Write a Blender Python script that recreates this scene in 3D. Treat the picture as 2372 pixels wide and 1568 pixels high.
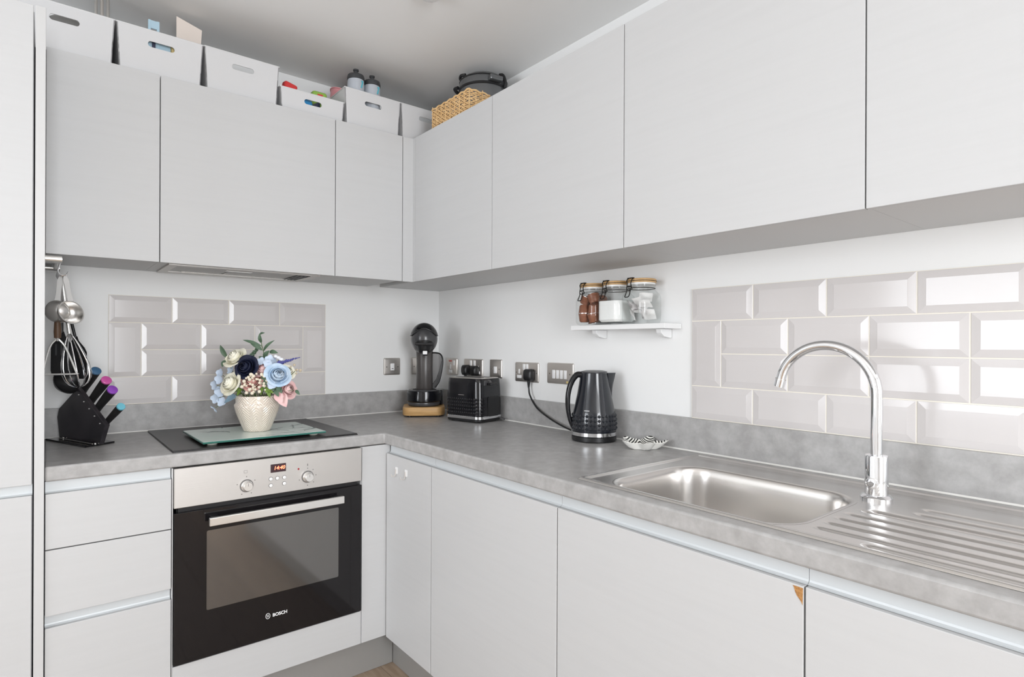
import bpy, bmesh, math, random
from mathutils import Vector, Matrix
random.seed(7)
PI = math.pi
scene = bpy.context.scene
for o in list(bpy.data.objects): bpy.data.objects.remove(o)
COL = scene.collection

# ------------------------------------------------------------------ camera
YAW, ROLL, FPX = -0.6787, 0.0041, 1354.86
fwd = Vector((-math.sin(YAW), math.cos(YAW), 0)); r0 = Vector((math.cos(YAW), math.sin(YAW), 0)); u0 = Vector((0, 0, 1))
rgt = r0*math.cos(ROLL) + u0*math.sin(ROLL); upv = u0*math.cos(ROLL) - r0*math.sin(ROLL)
cd = bpy.data.cameras.new('camera'); cam = bpy.data.objects.new('camera', cd); COL.objects.link(cam)
mw = Matrix.Identity(4)
for i in range(3):
    mw[i][0] = rgt[i]; mw[i][1] = upv[i]; mw[i][2] = -fwd[i]
mw[0][3], mw[1][3], mw[2][3] = -1.6068, -2.5973, 1.2339
cam.matrix_world = mw; cam.location = (-1.6068, -2.5973, 1.2339)
cd.sensor_fit = 'HORIZONTAL'; cd.sensor_width = 36; cd.lens = FPX/2372*36; cd.shift_y = 12.79/2372; cd.clip_start = 0.05
scene.camera = cam
scene.cycles.transparent_max_bounces = 24
# ------------------------------------------------------------------ world, lights, exposure
wd = bpy.data.worlds.new('world'); scene.world = wd; wd.use_nodes = True
wd.node_tree.nodes['Background'].inputs[0].default_value = (0.80, 0.88, 1.0, 1); wd.node_tree.nodes['Background'].inputs[1].default_value = 1.2
def area(name, loc, rot, sx, sy, power, col):
    l = bpy.data.lights.new(name, 'AREA'); l.shape = 'RECTANGLE'; l.size = sx; l.size_y = sy; l.energy = power; l.color = col
    o = bpy.data.objects.new(name, l); COL.objects.link(o); o.location = loc; o.rotation_euler = rot
    return o
area('window_left_offscreen', (-4.14, -1.35, 1.42), (PI/2, 0, -PI/2), 1.3, 1.3, 28.0, (0.94, 0.97, 1.0))
area('window_rear_offscreen', (-1.65, -5.14, 1.45), (PI/2, 0, 0), 1.25, 1.7, 60.0, (0.96, 0.98, 1.0))
vs = scene.view_settings
vs.view_transform = 'Standard'; vs.look = 'None'; vs.exposure = 0.62; vs.gamma = 1.0; vs.use_curve_mapping = False

# ------------------------------------------------------------------ materials
MATS = {}
def mat(name, col, rough=0.5, metal=0.0, spec=0.5, trans=0.0, ior=1.45, coat=0.0, emit=None, estr=0, noise=None, bump=None, sheen=0, alpha=1):
    m = bpy.data.materials.new(name); m.use_nodes = True; nt = m.node_tree; b = nt.nodes['Principled BSDF']
    b.inputs['Base Color'].default_value = (*col, 1); b.inputs['Roughness'].default_value = rough; b.inputs['Metallic'].default_value = metal
    b.inputs['Specular IOR Level'].default_value = spec; b.inputs['Transmission Weight'].default_value = trans; b.inputs['IOR'].default_value = ior
    b.inputs['Coat Weight'].default_value = coat; b.inputs['Coat Roughness'].default_value = 0.06; b.inputs['Alpha'].default_value = alpha
    if emit: b.inputs['Emission Color'].default_value = (*emit, 1); b.inputs['Emission Strength'].default_value = estr
    if noise or bump:
        tc = nt.nodes.new('ShaderNodeTexCoord')
    if noise:   # (scale, detail, colour2, lo, hi, stretch xyz)
        sc, det, c2, lo, hi, st = noise
        mp = nt.nodes.new('ShaderNodeMapping'); mp.inputs['Scale'].default_value = st
        nz = nt.nodes.new('ShaderNodeTexNoise'); nz.inputs['Scale'].default_value = sc; nz.inputs['Detail'].default_value = det; nz.inputs['Roughness'].default_value = 0.62
        rp = nt.nodes.new('ShaderNodeValToRGB'); rp.color_ramp.elements[0].position = lo; rp.color_ramp.elements[1].position = hi
        rp.color_ramp.elements[0].color = (*col, 1); rp.color_ramp.elements[1].color = (*c2, 1)
        nt.links.new(tc.outputs['Object'], mp.inputs[0]); nt.links.new(mp.outputs[0], nz.inputs['Vector']); nt.links.new(nz.outputs['Fac'], rp.inputs[0]); nt.links.new(rp.outputs[0], b.inputs['Base Color'])
    if bump:    # (scale, strength, stretch)
        sc, s, st = bump
        mp = nt.nodes.new('ShaderNodeMapping'); mp.inputs['Scale'].default_value = st
        nz = nt.nodes.new('ShaderNodeTexNoise'); nz.inputs['Scale'].default_value = sc; nz.inputs['Detail'].default_value = 3
        bp = nt.nodes.new('ShaderNodeBump'); bp.inputs['Strength'].default_value = s; bp.inputs['Distance'].default_value = 0.001
        nt.links.new(tc.outputs['Object'], mp.inputs[0]); nt.links.new(mp.outputs[0], nz.inputs['Vector']); nt.links.new(nz.outputs['Fac'], bp.inputs['Height']); nt.links.new(bp.outputs[0], b.inputs['Normal'])
    MATS[name] = m
    return m
S1 = (1, 1, 1)
mat('paint', (0.86, 0.86, 0.855), 0.7, bump=(60, 0.15, S1))
mat('ceiling_paint', (0.90, 0.895, 0.885), 0.85)
mat('cabinet', (0.565, 0.567, 0.571), 0.45, noise=(3, 4, (0.553, 0.555, 0.559), 0.4, 0.7, (1, 1, 25)))
mat('panel', (0.57, 0.57, 0.57), 0.42)
mat('carcass', (0.60, 0.60, 0.60), 0.5)
mat('rail', (0.60, 0.625, 0.64), 0.45, metal=0.1)
mat('plinth', (0.36, 0.355, 0.345), 0.42, metal=0.3, bump=(4, 0.2, (60, 60, 1)))
mat('worktop', (0.35, 0.342, 0.337), 0.33, noise=(26, 12, (0.455, 0.448, 0.444), 0.36, 0.66, S1), bump=(140, 0.12, S1), spec=0.4)
mat('upstand', (0.35, 0.342, 0.337), 0.36, noise=(26, 12, (0.455, 0.448, 0.444), 0.36, 0.66, S1), spec=0.4)
mat('silicone', (0.80, 0.79, 0.76), 0.5)
mat('tile', (0.64, 0.61, 0.602), 0.13, spec=0.5)
mat('grout', (0.84, 0.80, 0.72), 0.85)
mat('plank', (0.30, 0.215, 0.15), 0.58, noise=(4, 8, (0.42, 0.32, 0.235), 0.35, 0.7, (14, 1.2, 1)))
mat('plank_b', (0.25, 0.18, 0.13), 0.58, noise=(4, 8, (0.37, 0.28, 0.20), 0.35, 0.7, (14, 1.2, 1)))
mat('steel', (0.66, 0.645, 0.625), 0.30, metal=1.0, bump=(3, 0.10, (1, 90, 90)))
mat('oven_steel', (0.56, 0.54, 0.52), 0.48, metal=0.92, bump=(3, 0.08, (2, 90, 120)))
mat('sink_steel', (0.72, 0.70, 0.68), 0.27, metal=1.0, bump=(5, 0.06, (90, 2, 2)))
mat('bright_steel', (0.86, 0.85, 0.83), 0.22, metal=0.85)
mat('tool_steel', (0.30, 0.29, 0.28), 0.45, metal=0.35)
mat('chrome', (0.86, 0.87, 0.89), 0.045, metal=1.0)
mat('plate_steel', (0.68, 0.645, 0.61), 0.36, metal=1.0, bump=(4, 0.1, (1, 1, 90)))
mat('socket_white', (0.86, 0.86, 0.86), 0.35)
mat('socket_red', (0.55, 0.12, 0.10), 0.4)
mat('screw', (0.25, 0.23, 0.21), 0.4, metal=0.8)
mat('black_plastic', (0.012, 0.012, 0.013), 0.33)
mat('black_matte', (0.014, 0.013, 0.014), 0.6)
mat('black_gloss', (0.008, 0.008, 0.010), 0.09, spec=0.45, coat=0.1)
mat('kettle_black', (0.010, 0.012, 0.017), 0.16, spec=0.5, coat=0.4)
mat('hob_glass', (0.022, 0.020, 0.020), 0.32, spec=0.5, noise=(300, 2, (0.045, 0.042, 0.04), 0.55, 0.75, S1))
mat('oven_glass', (0.010, 0.009, 0.010), 0.06, spec=0.5)
mat('oven_window', (0.22, 0.215, 0.21), 0.07, metal=0.85)
mat('dark_grey', (0.055, 0.055, 0.058), 0.28)
mat('machine_grey', (0.05, 0.05, 0.053), 0.24, coat=0.2)
mat('column_grey', (0.075, 0.068, 0.066), 0.3)
mat('tank', (0.42, 0.41, 0.41), 0.05, trans=0.95, ior=1.1)
mat('bamboo', (0.62, 0.38, 0.16), 0.45, noise=(6, 6, (0.48, 0.28, 0.11), 0.4, 0.7, (2, 2, 16)))
mat('lid_wood', (0.66, 0.42, 0.20), 0.45, noise=(6, 5, (0.55, 0.33, 0.14), 0.4, 0.7, (2, 12, 2)))

mat('sugar', (0.90, 0.90, 0.89), 0.8, bump=(500, 0.4, S1))
mat('cocoa', (0.23, 0.085, 0.045), 0.35, noise=(90, 3, (0.30, 0.12, 0.07), 0.4, 0.65, S1))
mat('foil', (0.78, 0.76, 0.77), 0.25, metal=0.9, bump=(60, 0.6, S1))
mat('sachet', (0.86, 0.845, 0.83), 0.4, bump=(50, 0.8, S1))
mat('wire_black', (0.02, 0.018, 0.016), 0.35, metal=0.6)
mat('shelf_white', (0.85, 0.85, 0.85), 0.4)
mat('box_white', (0.64, 0.64, 0.648), 0.38)
mat('cardboard', (0.76, 0.68, 0.62), 0.75)
mat('pale_blue', (0.42, 0.58, 0.68), 0.35)
mat('blue_toy', (0.05, 0.30, 0.62), 0.25)
mat('lime', (0.30, 0.52, 0.09), 0.35)
mat('red_pack', (0.70, 0.05, 0.05), 0.35)
mat('pink_plastic', (0.78, 0.33, 0.36), 0.4)
mat('teal', (0.05, 0.27, 0.22), 0.4)
mat('mustard', (0.62, 0.48, 0.22), 0.5)
mat('navy_plastic', (0.03, 0.035, 0.07), 0.4)
mat('bottle_clear', (0.66, 0.70, 0.76), 0.38, trans=0.35, ior=1.3)
mat('bottle_print', (0.10, 0.45, 0.55), 0.4)
mat('cap_grey', (0.05, 0.052, 0.056), 0.4)
mat('wicker', (0.80, 0.55, 0.28), 0.6, noise=(40, 4, (0.62, 0.38, 0.16), 0.4, 0.7, S1))
mat('cooker_grey', (0.16, 0.165, 0.17), 0.3, metal=0.6)
mat('mint_glass', (0.66, 0.78, 0.73), 0.10, noise=(5, 6, (0.74, 0.82, 0.78), 0.4, 0.65, S1))
mat('glass_edge', (0.03, 0.15, 0.12), 0.1, spec=0.6)
mat('vein', (0.12, 0.19, 0.17), 0.15)
mat('rubber_clear', (0.55, 0.56, 0.50), 0.3)
mat('knife_blue', (0.05, 0.13, 0.24), 0.3); mat('knife_pink', (0.60, 0.10, 0.36), 0.3); mat('knife_purple', (0.26, 0.06, 0.46), 0.3); mat('knife_aqua', (0.16, 0.50, 0.62), 0.3)
mat('acrylic', (0.045, 0.04, 0.045), 0.18, spec=0.5, noise=(9, 3, (0.02, 0.018, 0.022), 0.4, 0.65, (1, 1, 1)))
mat('brown_wood', (0.10, 0.055, 0.03), 0.5)
mat('display_dark', (0.05, 0.025, 0.03), 0.15)
mat('led_red', (1, 0.1, 0.05), 0.5, emit=(1.0, 0.12, 0.06), estr=5.0)
mat('lamp_red', (0.35, 0.02, 0.03), 0.25)
mat('ink', (0.16, 0.15, 0.145), 0.5)
mat('logo_white', (0.85, 0.85, 0.85), 0.4)
mat('chipboard', (0.50, 0.26, 0.09), 0.85, noise=(220, 4, (0.33, 0.15, 0.05), 0.4, 0.62, S1))
mat('ceramic', (0.87, 0.86, 0.82), 0.14, coat=0.5)
mat('window_frame', (0.8, 0.8, 0.8), 0.4)
mat('rose_navy', (0.008, 0.012, 0.038), 0.55); mat('rose_cream', (0.95, 0.93, 0.80), 0.6, noise=(22, 2, (0.94, 0.89, 0.68), 0.5, 0.8, S1)); mat('rose_blue', (0.46, 0.62, 0.80), 0.6, noise=(25, 2, (0.66, 0.76, 0.87), 0.4, 0.7, S1))
mat('rose_pink', (0.80, 0.50, 0.50), 0.6, noise=(25, 2, (0.86, 0.64, 0.62), 0.4, 0.7, S1)); mat('rose_peach', (0.72, 0.40, 0.36), 0.6)
mat('hydrangea', (0.60, 0.70, 0.84), 0.6); mat('bud_white', (0.84, 0.86, 0.90), 0.6); mat('berry', (0.84, 0.76, 0.62), 0.5); mat('beige_dry', (0.70, 0.60, 0.46), 0.7)
mat('leaf_green', (0.085, 0.145, 0.09), 0.5); mat('leaf_fresh', (0.14, 0.24, 0.035), 0.5); mat('leaf_dusty', (0.20, 0.30, 0.38), 0.6); mat('lavender', (0.085, 0.09, 0.30), 0.6); mat('stem_green', (0.10, 0.15, 0.05), 0.6)

def node_mat(name, build):
    m = bpy.data.materials.new(name); m.use_nodes = True; nt = m.node_tree
    build(nt, nt.nodes['Principled BSDF'], lambda t: nt.nodes.new(t), nt.links.new); MATS[name] = m
def _vase(nt, b, N, L):
    b.inputs['Base Color'].default_value = (0.82, 0.73, 0.63, 1); b.inputs['Roughness'].default_value = 0.2; b.inputs['Metallic'].default_value = 0.15; b.inputs['Coat Weight'].default_value = 0.5
    tc = N('ShaderNodeTexCoord'); sx = N('ShaderNodeSeparateXYZ'); L(tc.outputs['Object'], sx.inputs[0])
    at = N('ShaderNodeMath'); at.operation = 'ARCTAN2'; L(sx.outputs[1], at.inputs[0]); L(sx.outputs[0], at.inputs[1])
    m1 = N('ShaderNodeMath'); m1.operation = 'MULTIPLY'; m1.inputs[1].default_value = 10/(2*PI); L(at.outputs[0], m1.inputs[0])
    pp = N('ShaderNodeMath'); pp.operation = 'PINGPONG'; pp.inputs[1].default_value = 0.5; L(m1.outputs[0], pp.inputs[0])
    m2 = N('ShaderNodeMath'); m2.operation = 'MULTIPLY'; m2.inputs[1].default_value = 0.045; L(pp.outputs[0], m2.inputs[0])
    ad = N('ShaderNodeMath'); ad.operation = 'ADD'; L(sx.outputs[2], ad.inputs[0]); L(m2.outputs[0], ad.inputs[1])
    m3 = N('ShaderNodeMath'); m3.operation = 'MULTIPLY'; m3.inputs[1].default_value = 640; L(ad.outputs[0], m3.inputs[0])
    sn = N('ShaderNodeMath'); sn.operation = 'SINE'; L(m3.outputs[0], sn.inputs[0])
    bp = N('ShaderNodeBump'); bp.inputs['Strength'].default_value = 0.5; bp.inputs['Distance'].default_value = 0.0014; L(sn.outputs[0], bp.inputs['Height']); L(bp.outputs[0], b.inputs['Normal'])
node_mat('vase_pearl', _vase)
def _zebra(nt, b, N, L):
    b.inputs['Roughness'].default_value = 0.2
    tc = N('ShaderNodeTexCoord'); w = N('ShaderNodeTexWave'); w.wave_type = 'RINGS'; w.rings_direction = 'Z'; w.inputs['Scale'].default_value = 42; w.inputs['Distortion'].default_value = 1.2; w.inputs['Detail'].default_value = 1
    rp = N('ShaderNodeValToRGB'); rp.color_ramp.interpolation = 'CONSTANT'; rp.color_ramp.elements[0].color = (0.02, 0.02, 0.02, 1); rp.color_ramp.elements[1].color = (0.86, 0.85, 0.8, 1); rp.color_ramp.elements[1].position = 0.45
    L(tc.outputs['Object'], w.inputs['Vector']); L(w.outputs['Fac'], rp.inputs[0]); L(rp.outputs[0], b.inputs['Base Color'])
node_mat('zebra_glaze', _zebra)
def _glass(nt, b, N, L):
    lw = N('ShaderNodeLayerWeight'); lw.inputs[0].default_value = 0.5; pw = N('ShaderNodeMath'); pw.operation = 'POWER'; pw.inputs[1].default_value = 3.2; L(lw.outputs['Facing'], pw.inputs[0])
    fr = N('ShaderNodeMath'); fr.operation = 'MULTIPLY_ADD'; fr.inputs[1].default_value = 0.45; fr.inputs[2].default_value = 0.035; L(pw.outputs[0], fr.inputs[0]); tr = N('ShaderNodeBsdfTransparent'); tr.inputs[0].default_value = (0.982, 0.990, 0.987, 1); gl = N('ShaderNodeBsdfGlossy'); gl.inputs['Roughness'].default_value = 0.03
    mx = N('ShaderNodeMixShader'); L(fr.outputs[0], mx.inputs[0]); L(tr.outputs[0], mx.inputs[1]); L(gl.outputs[0], mx.inputs[2]); L(mx.outputs[0], nt.nodes['Material Output'].inputs[0])
node_mat('glass', _glass)

# ------------------------------------------------------------------ mesh helpers
class G:
    def __init__(s): s.bm = bmesh.new(); s.hard = False
    def _faces(s, vs, fs):
        bv = [s.bm.verts.new(v) for v in vs]
        out = []
        for f in fs:
            try: out.append(s.bm.faces.new([bv[i] for i in f]))
            except ValueError: pass
        return bv, out
    def _bev(s, faces, r, seg=2):
        if r:
            ed = set(e for f in faces for e in f.edges)
            bmesh.ops.bevel(s.bm, geom=list(ed), offset=r, segments=seg, profile=0.5, affect='EDGES', clamp_overlap=True)
    def box(s, x0, x1, y0, y1, z0, z1, bev=0, seg=2):
        x0, x1 = sorted((x0, x1)); y0, y1 = sorted((y0, y1)); z0, z1 = sorted((z0, z1))
        v = [(x0,y0,z0),(x1,y0,z0),(x1,y1,z0),(x0,y1,z0),(x0,y0,z1),(x1,y0,z1),(x1,y1,z1),(x0,y1,z1)]
        _, f = s._faces(v, [(3,2,1,0),(4,5,6,7),(0,1,5,4),(1,2,6,5),(2,3,7,6),(3,0,4,7)])
        s._bev(f, bev, seg); s.hard = True; return s
    def prism(s, poly, d, origin=(0,0,0), ax=(1,0,0), ay=(0,0,1), bev=0, seg=2):
        """poly: 2D points; extruded by vector d"""
        o = Vector(origin); ax = Vector(ax); ay = Vector(ay); d = Vector(d); n = len(poly)
        a = [o + ax*p[0] + ay*p[1] for p in poly]; b = [p + d for p in a]
        fs = [tuple(range(n))[::-1], tuple(range(n, 2*n))] + [(i, (i+1) % n, n+(i+1) % n, n+i) for i in range(n)]
        _, f = s._faces(a+b, fs); s._bev(f, bev, seg); s.hard = True; return s
    def ring(s, rings, cap0=True, cap1=True, close=True):
        n = len(rings[0]); vs = [p for r in rings for p in r]; fs = []
        for k in range(len(rings)-1):
            for i in range(n if close else n-1):
                j = (i+1) % n; fs.append((k*n+i, k*n+j, (k+1)*n+j, (k+1)*n+i))
        if cap0: fs.append(tuple(range(n))[::-1])
        if cap1: fs.append(tuple(range((len(rings)-1)*n, len(rings)*n)))
        s._faces(vs, fs); return s
    def lathe(s, prof, c=(0,0,0), seg=32, fn=None, cap0=True, cap1=True, sx=1, sy=1):
        R = []
        for (r, z) in prof:
            row = []
            for i in range(seg):
                a = 2*PI*i/seg; rr = r*(fn(a, z) if fn else 1)
                row.append((c[0]+rr*sx*math.cos(a), c[1]+rr*sy*math.sin(a), c[2]+z))
            R.append(row)
        return s.ring(R, cap0, cap1)
    def cyl(s, p0, p1, r, r1=None, seg=16): return s.tube([p0, p1], [r, r if r1 is None else r1], seg)
    def tube(s, pts, r, seg=8, cap=True):
        P = [Vector(p) for p in pts]; n = len(P); rs = r if isinstance(r, (list, tuple)) else [r]*n
        T = [(P[min(i+1, n-1)]-P[max(i-1, 0)]).normalized() for i in range(n)]
        ref = Vector((0,0,1)) if abs(T[0].z) < 0.9 else Vector((1,0,0))
        u = T[0].cross(ref).normalized(); R = []
        for i in range(n):
            u = (u - T[i]*u.dot(T[i]));
            u = u.normalized() if u.length > 1e-6 else T[i].orthogonal().normalized()
            v = T[i].cross(u); R.append([P[i] + (u*math.cos(2*PI*k/seg) + v*math.sin(2*PI*k/seg))*rs[i] for k in range(seg)])
        return s.ring(R, cap, cap)
    def sphere(s, c, r, sc=(1,1,1), seg=12, rings=8):
        m = Matrix.Translation(c) @ Matrix.Diagonal((*sc, 1))
        bmesh.ops.create_uvsphere(s.bm, u_segments=seg, v_segments=rings, radius=r, matrix=m); return s
    def grid(s, fn, nu, nv, wrap=False):
        vs = [fn(i/nu, j/nv) for j in range(nv+1) for i in range(nu+1)]
        fs = [(j*(nu+1)+i, j*(nu+1)+i+1, (j+1)*(nu+1)+i+1, (j+1)*(nu+1)+i) for j in range(nv) for i in range(nu)]
        s._faces(vs, fs); return s
    def text(s, body, size, origin, ax, ay, depth=0.0006, shear=0.0, align='CENTER', bold=0.0):
        cu = bpy.data.curves.new('t', 'FONT'); cu.body = body; cu.size = size; cu.align_x = align; cu.align_y = 'CENTER'; cu.shear = shear; cu.extrude = depth/2; cu.offset = bold
        o = bpy.data.objects.new('t', cu); COL.objects.link(o)
        dg = bpy.context.evaluated_depsgraph_get(); me = bpy.data.meshes.new_from_object(o.evaluated_get(dg))
        ax = Vector(ax); ay = Vector(ay); az = ax.cross(ay); M = Matrix.Identity(4)
        for i in range(3): M[i][0] = ax[i]; M[i][1] = ay[i]; M[i][2] = az[i]; M[i][3] = origin[i]
        me.transform(M); s.bm.from_mesh(me); bpy.data.objects.remove(o); bpy.data.meshes.remove(me); return s
    def rot(s, M): s.bm.transform(M); return s
    def mesh(s, name, m, smooth=True, ang=38, off=None):
        bmesh.ops.recalc_face_normals(s.bm, faces=s.bm.faces)
        if off is not None: s.bm.transform(off)
        me = bpy.data.meshes.new(name); s.bm.to_mesh(me); s.bm.free()
        me.materials.append(MATS[m] if isinstance(m, str) else m)
        if s.hard: ang = min(ang, 16)
        if smooth:
            me.polygons.foreach_set('use_smooth', [True]*len(me.polygons)); me.set_sharp_from_angle(angle=math.radians(ang))
        return me
def tag(o, label=None, cat=None, group=None, kind=None):
    if label: o['label'] = label
    if cat: o['category'] = cat
    if group: o['group'] = group
    if kind: o['kind'] = kind
    return o
def thing(name, label, cat, loc=(0,0,0), rz=0, group=None):
    o = bpy.data.objects.new(name, None); COL.objects.link(o); o.location = loc; o.rotation_euler = (0, 0, rz); o.empty_display_size = 0.05
    return tag(o, label, cat, group)
def root_of(o):
    while o.parent: o = o.parent
    return o
def inv(o):
    r = root_of(o)
    return (Matrix.Translation(r.location) @ r.rotation_euler.to_matrix().to_4x4()).inverted()
def part(name, g, m, parent, world=True, label=None, smooth=True, ang=38, kind=None):
    """a child mesh; world=True: its coordinates are given in the room's frame, else in the thing's own"""
    me = g.mesh(name, m, smooth, ang, inv(parent) if world else None)
    o = bpy.data.objects.new(name, me); COL.objects.link(o); o.parent = parent
    return tag(o, label, kind=kind)
def solo(name, g, m, label=None, cat=None, group=None, kind=None, smooth=True, ang=38):
    """a one-mesh thing given in the room's frame, its origin moved to its base"""
    vs = [v.co for v in g.bm.verts]
    c = Vector(((min(v.x for v in vs)+max(v.x for v in vs))/2, (min(v.y for v in vs)+max(v.y for v in vs))/2, min(v.z for v in vs)))
    me = g.mesh(name, m, smooth, ang, Matrix.Translation(-c))
    o = bpy.data.objects.new(name, me); COL.objects.link(o); o.location = c
    return tag(o, label, cat, group, kind)
def copy_tree(o, parent=None):
    c = o.copy(); COL.objects.link(c); c.parent = parent
    for ch in o.children: copy_tree(ch, c)
    return c
def rrect(w, h, r, n=4, cx=0, cy=0):
    pts = []
    for (sx, sy, a0) in ((1,1,0), (-1,1,PI/2), (-1,-1,PI), (1,-1,3*PI/2)):
        for k in range(n+1):
            a = a0 + k*PI/2/n; pts.append((cx+sx*(w/2-r)+r*math.cos(a), cy+sy*(h/2-r)+r*math.sin(a)))
    return pts
def spline(pts, n=8):
    P = [Vector(p) for p in pts]; P = [2*P[0]-P[1]] + P + [2*P[-1]-P[-2]]; out = []
    for i in range(1, len(P)-2):
        for k in range(n):
            t = k/n; a, b, c, d = P[i-1], P[i], P[i+1], P[i+2]
            out.append(0.5*((2*b) + (c-a)*t + (2*a-5*b+4*c-d)*t*t + (3*b-3*c+d-a)*t**3))
    out.append(P[-2]); return out

# ------------------------------------------------------------------ dimensions read from the photograph
ZU, ZL, DU = 2.121, 1.501, 0.3527          # wall cabinets: top, bottom, depth of the door face
ZW, TW, DWA, DWB = 0.900, 0.041, 0.600, 0.6055
ZS = 1.0034                                # upstand top
ZB0, ZR0, ZR1 = 0.143, 0.826, 0.858        # base doors bottom, grip rail bottom/top
ZC = 2.403
XW, YR = -4.2, -5.2                        # far ends of the room

# ------------------------------------------------------------------ the room
fl = solo('floor', G().box(XW, 0, YR, 0, -0.06, -0.008), 'plank_b', kind='structure')
pw, plen = 0.19, 1.28
pm = [G().box(-pw/2+0.0008, pw/2-0.0008, -plen/2+0.0008, plen/2-0.0008, -0.008, 0, 0.0006, 1).mesh('plank', m) for m in ('plank', 'plank_b')]
nx = int(4.2/pw)
for i in range(nx+1):
    y = YR - random.random()*1.2
    x = XW + pw/2 + i*pw
    if x + pw/2 > 0.01: break
    while y < 0:
        a, b = max(y, YR), min(y+plen, 0)
        if b - a > 0.05:
            o = bpy.data.objects.new('plank', random.choice(pm)); COL.objects.link(o); o.parent = fl
            o.location = (x - fl.location.x, (a+b)/2 - fl.location.y, -fl.location.z); o.scale = (1, (b-a)/plen, 1)
        y += plen
solo('ceiling', G().box(XW, 0, YR, 0, ZC, ZC+0.06), 'ceiling_paint', kind='structure')
wa = solo('wall_back', G().box(XW, 0.1, 0, 0.1, 0, ZC), 'paint', kind='structure')
wb = solo('wall_right', G().box(0, 0.1, YR, 0, 0, ZC), 'paint', kind='structure')
def wall_with_hole(name, axis, pos, lo, hi, h0, h1, z0, z1, out):
    g = G()
    for (a, b, c, d) in ((lo, hi, 0, z0), (lo, hi, z1, ZC), (lo, h0, z0, z1), (h1, hi, z0, z1)):
        if axis == 'x': g.box(pos, pos+out, a, b, c, d)
        else: g.box(a, b, pos, pos+out, c, d)
    return solo(name, g, 'paint', kind='structure')
wall_with_hole('wall_left', 'x', XW, YR, 0, -2.05, -0.65, 0.62, 2.22, -0.1)
wall_with_hole('wall_front', 'y', YR, XW, 0, -2.35, -0.95, 0.35, 2.35, -0.1)
def window(name, axis, pos, h0, h1, z0, z1, out):
    w = thing(name, None, None); del_ = None
    w['kind'] = 'structure'
    w.location = ((pos, (h0+h1)/2, z0) if axis == 'x' else ((h0+h1)/2, pos, z0))
    def bb(g, a, b, c, d, t0, t1):
        if axis == 'x': g.box(pos+t0, pos+t1, a, b, c, d)
        else: g.box(a, b, pos+t0, pos+t1, c, d)
    f = 0.06; mid = (h0+h1)/2; t0, t1 = sorted((out*0.4, out*0.9))
    for (a, b, c, d) in ((h0, h1, z0, z0+f), (h0, h1, z1-f, z1), (h0, h0+f, z0+f, z1-f), (h1-f, h1, z0+f, z1-f), (mid-f/2, mid+f/2, z0+f, z1-f)):
        g = G(); bb(g, a, b, c, d, t0, t1); part('frame_bar', g, 'window_frame', w)
    for (a, b) in ((h0+f, mid-f/2), (mid+f/2, h1-f)):
        g = G(); bb(g, a, b, z0+f, z1-f, (t0+t1)/2-0.003, (t0+t1)/2+0.003); part('pane', g, 'glass', w)
    return w
window('window_1', 'x', XW, -2.05, -0.65, 0.62, 2.22, -0.1)
window('window_2', 'y', YR, -2.35, -0.95, 0.35, 2.35, -0.1)

# tiles: bevelled 200 x 100 metro tiles, each one an object under its wall
T, TG = 0.2029, 0.0030
TZ1 = 1.4095; TH = (TZ1-ZS-0.001)/4
def tile_mesh(w, h, t=0.0068, b=0.016):
    def rg(w, h, z): return [(-w/2, -h/2, z), (w/2, -h/2, z), (w/2, h/2, z), (-w/2, h/2, z)]
    g = G().ring([rg(w, h, 0), rg(w, h, 0.0042), rg(w-0.0012, h-0.0012, 0.0049), rg(w-2*b, h-2*b, t), rg(w-2*b-0.003, h-2*b-0.003, t+0.0003)])
    return g.mesh('tile', 'tile', smooth=True, ang=8)
t_h = tile_mesh(T-TG, TH-TG); t_v = tile_mesh(TH-TG*0.6, 2*TH-TG)
def put_tile(me, wall, u, z):
    o = bpy.data.objects.new('tile', me); COL.objects.link(o); o.parent = wall
    if wall is wa: M = Matrix(((1,0,0,u),(0,0,-1,-0.0005),(0,1,0,z),(0,0,0,1)))
    else: M = Matrix(((0,0,-1,-0.0005),(-1,0,0,u),(0,1,0,z),(0,0,0,1)))
    M = Matrix.Translation(-wall.location) @ M
    o.matrix_local = M
def tile_panel(wall, u0, n, sgn, last):
    zz = [TZ1 - TH*(k+0.5) for k in range(4)]
    for k in range(n):
        for z in (zz[0], zz[3]): put_tile(t_h, wall, u0+sgn*T*(k+0.5), z)
    half = T/2
    put_tile(t_v, wall, u0+sgn*half/2, (zz[1]+zz[2])/2)
    for k in range(n-1):
        for z in (zz[1], zz[2]): put_tile(t_h, wall, u0+sgn*(half+T*(k+0.5)), z)
    if last: put_tile(t_v, wall, u0+sgn*(T*n-half/2), (zz[1]+zz[2])/2)
TAX, TBY = -1.4128, -1.5162
tile_panel(wa, TAX, 4, 1, True); tile_panel(wb, TBY, 6, -1, True)
part('grout', G().box(TAX, TAX+4*T, -0.0046, 0, ZS, TZ1), 'grout', wa)
part('grout', G().box(-0.0046, 0, TBY, TBY-6*T, ZS, TZ1), 'grout', wb)

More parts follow.
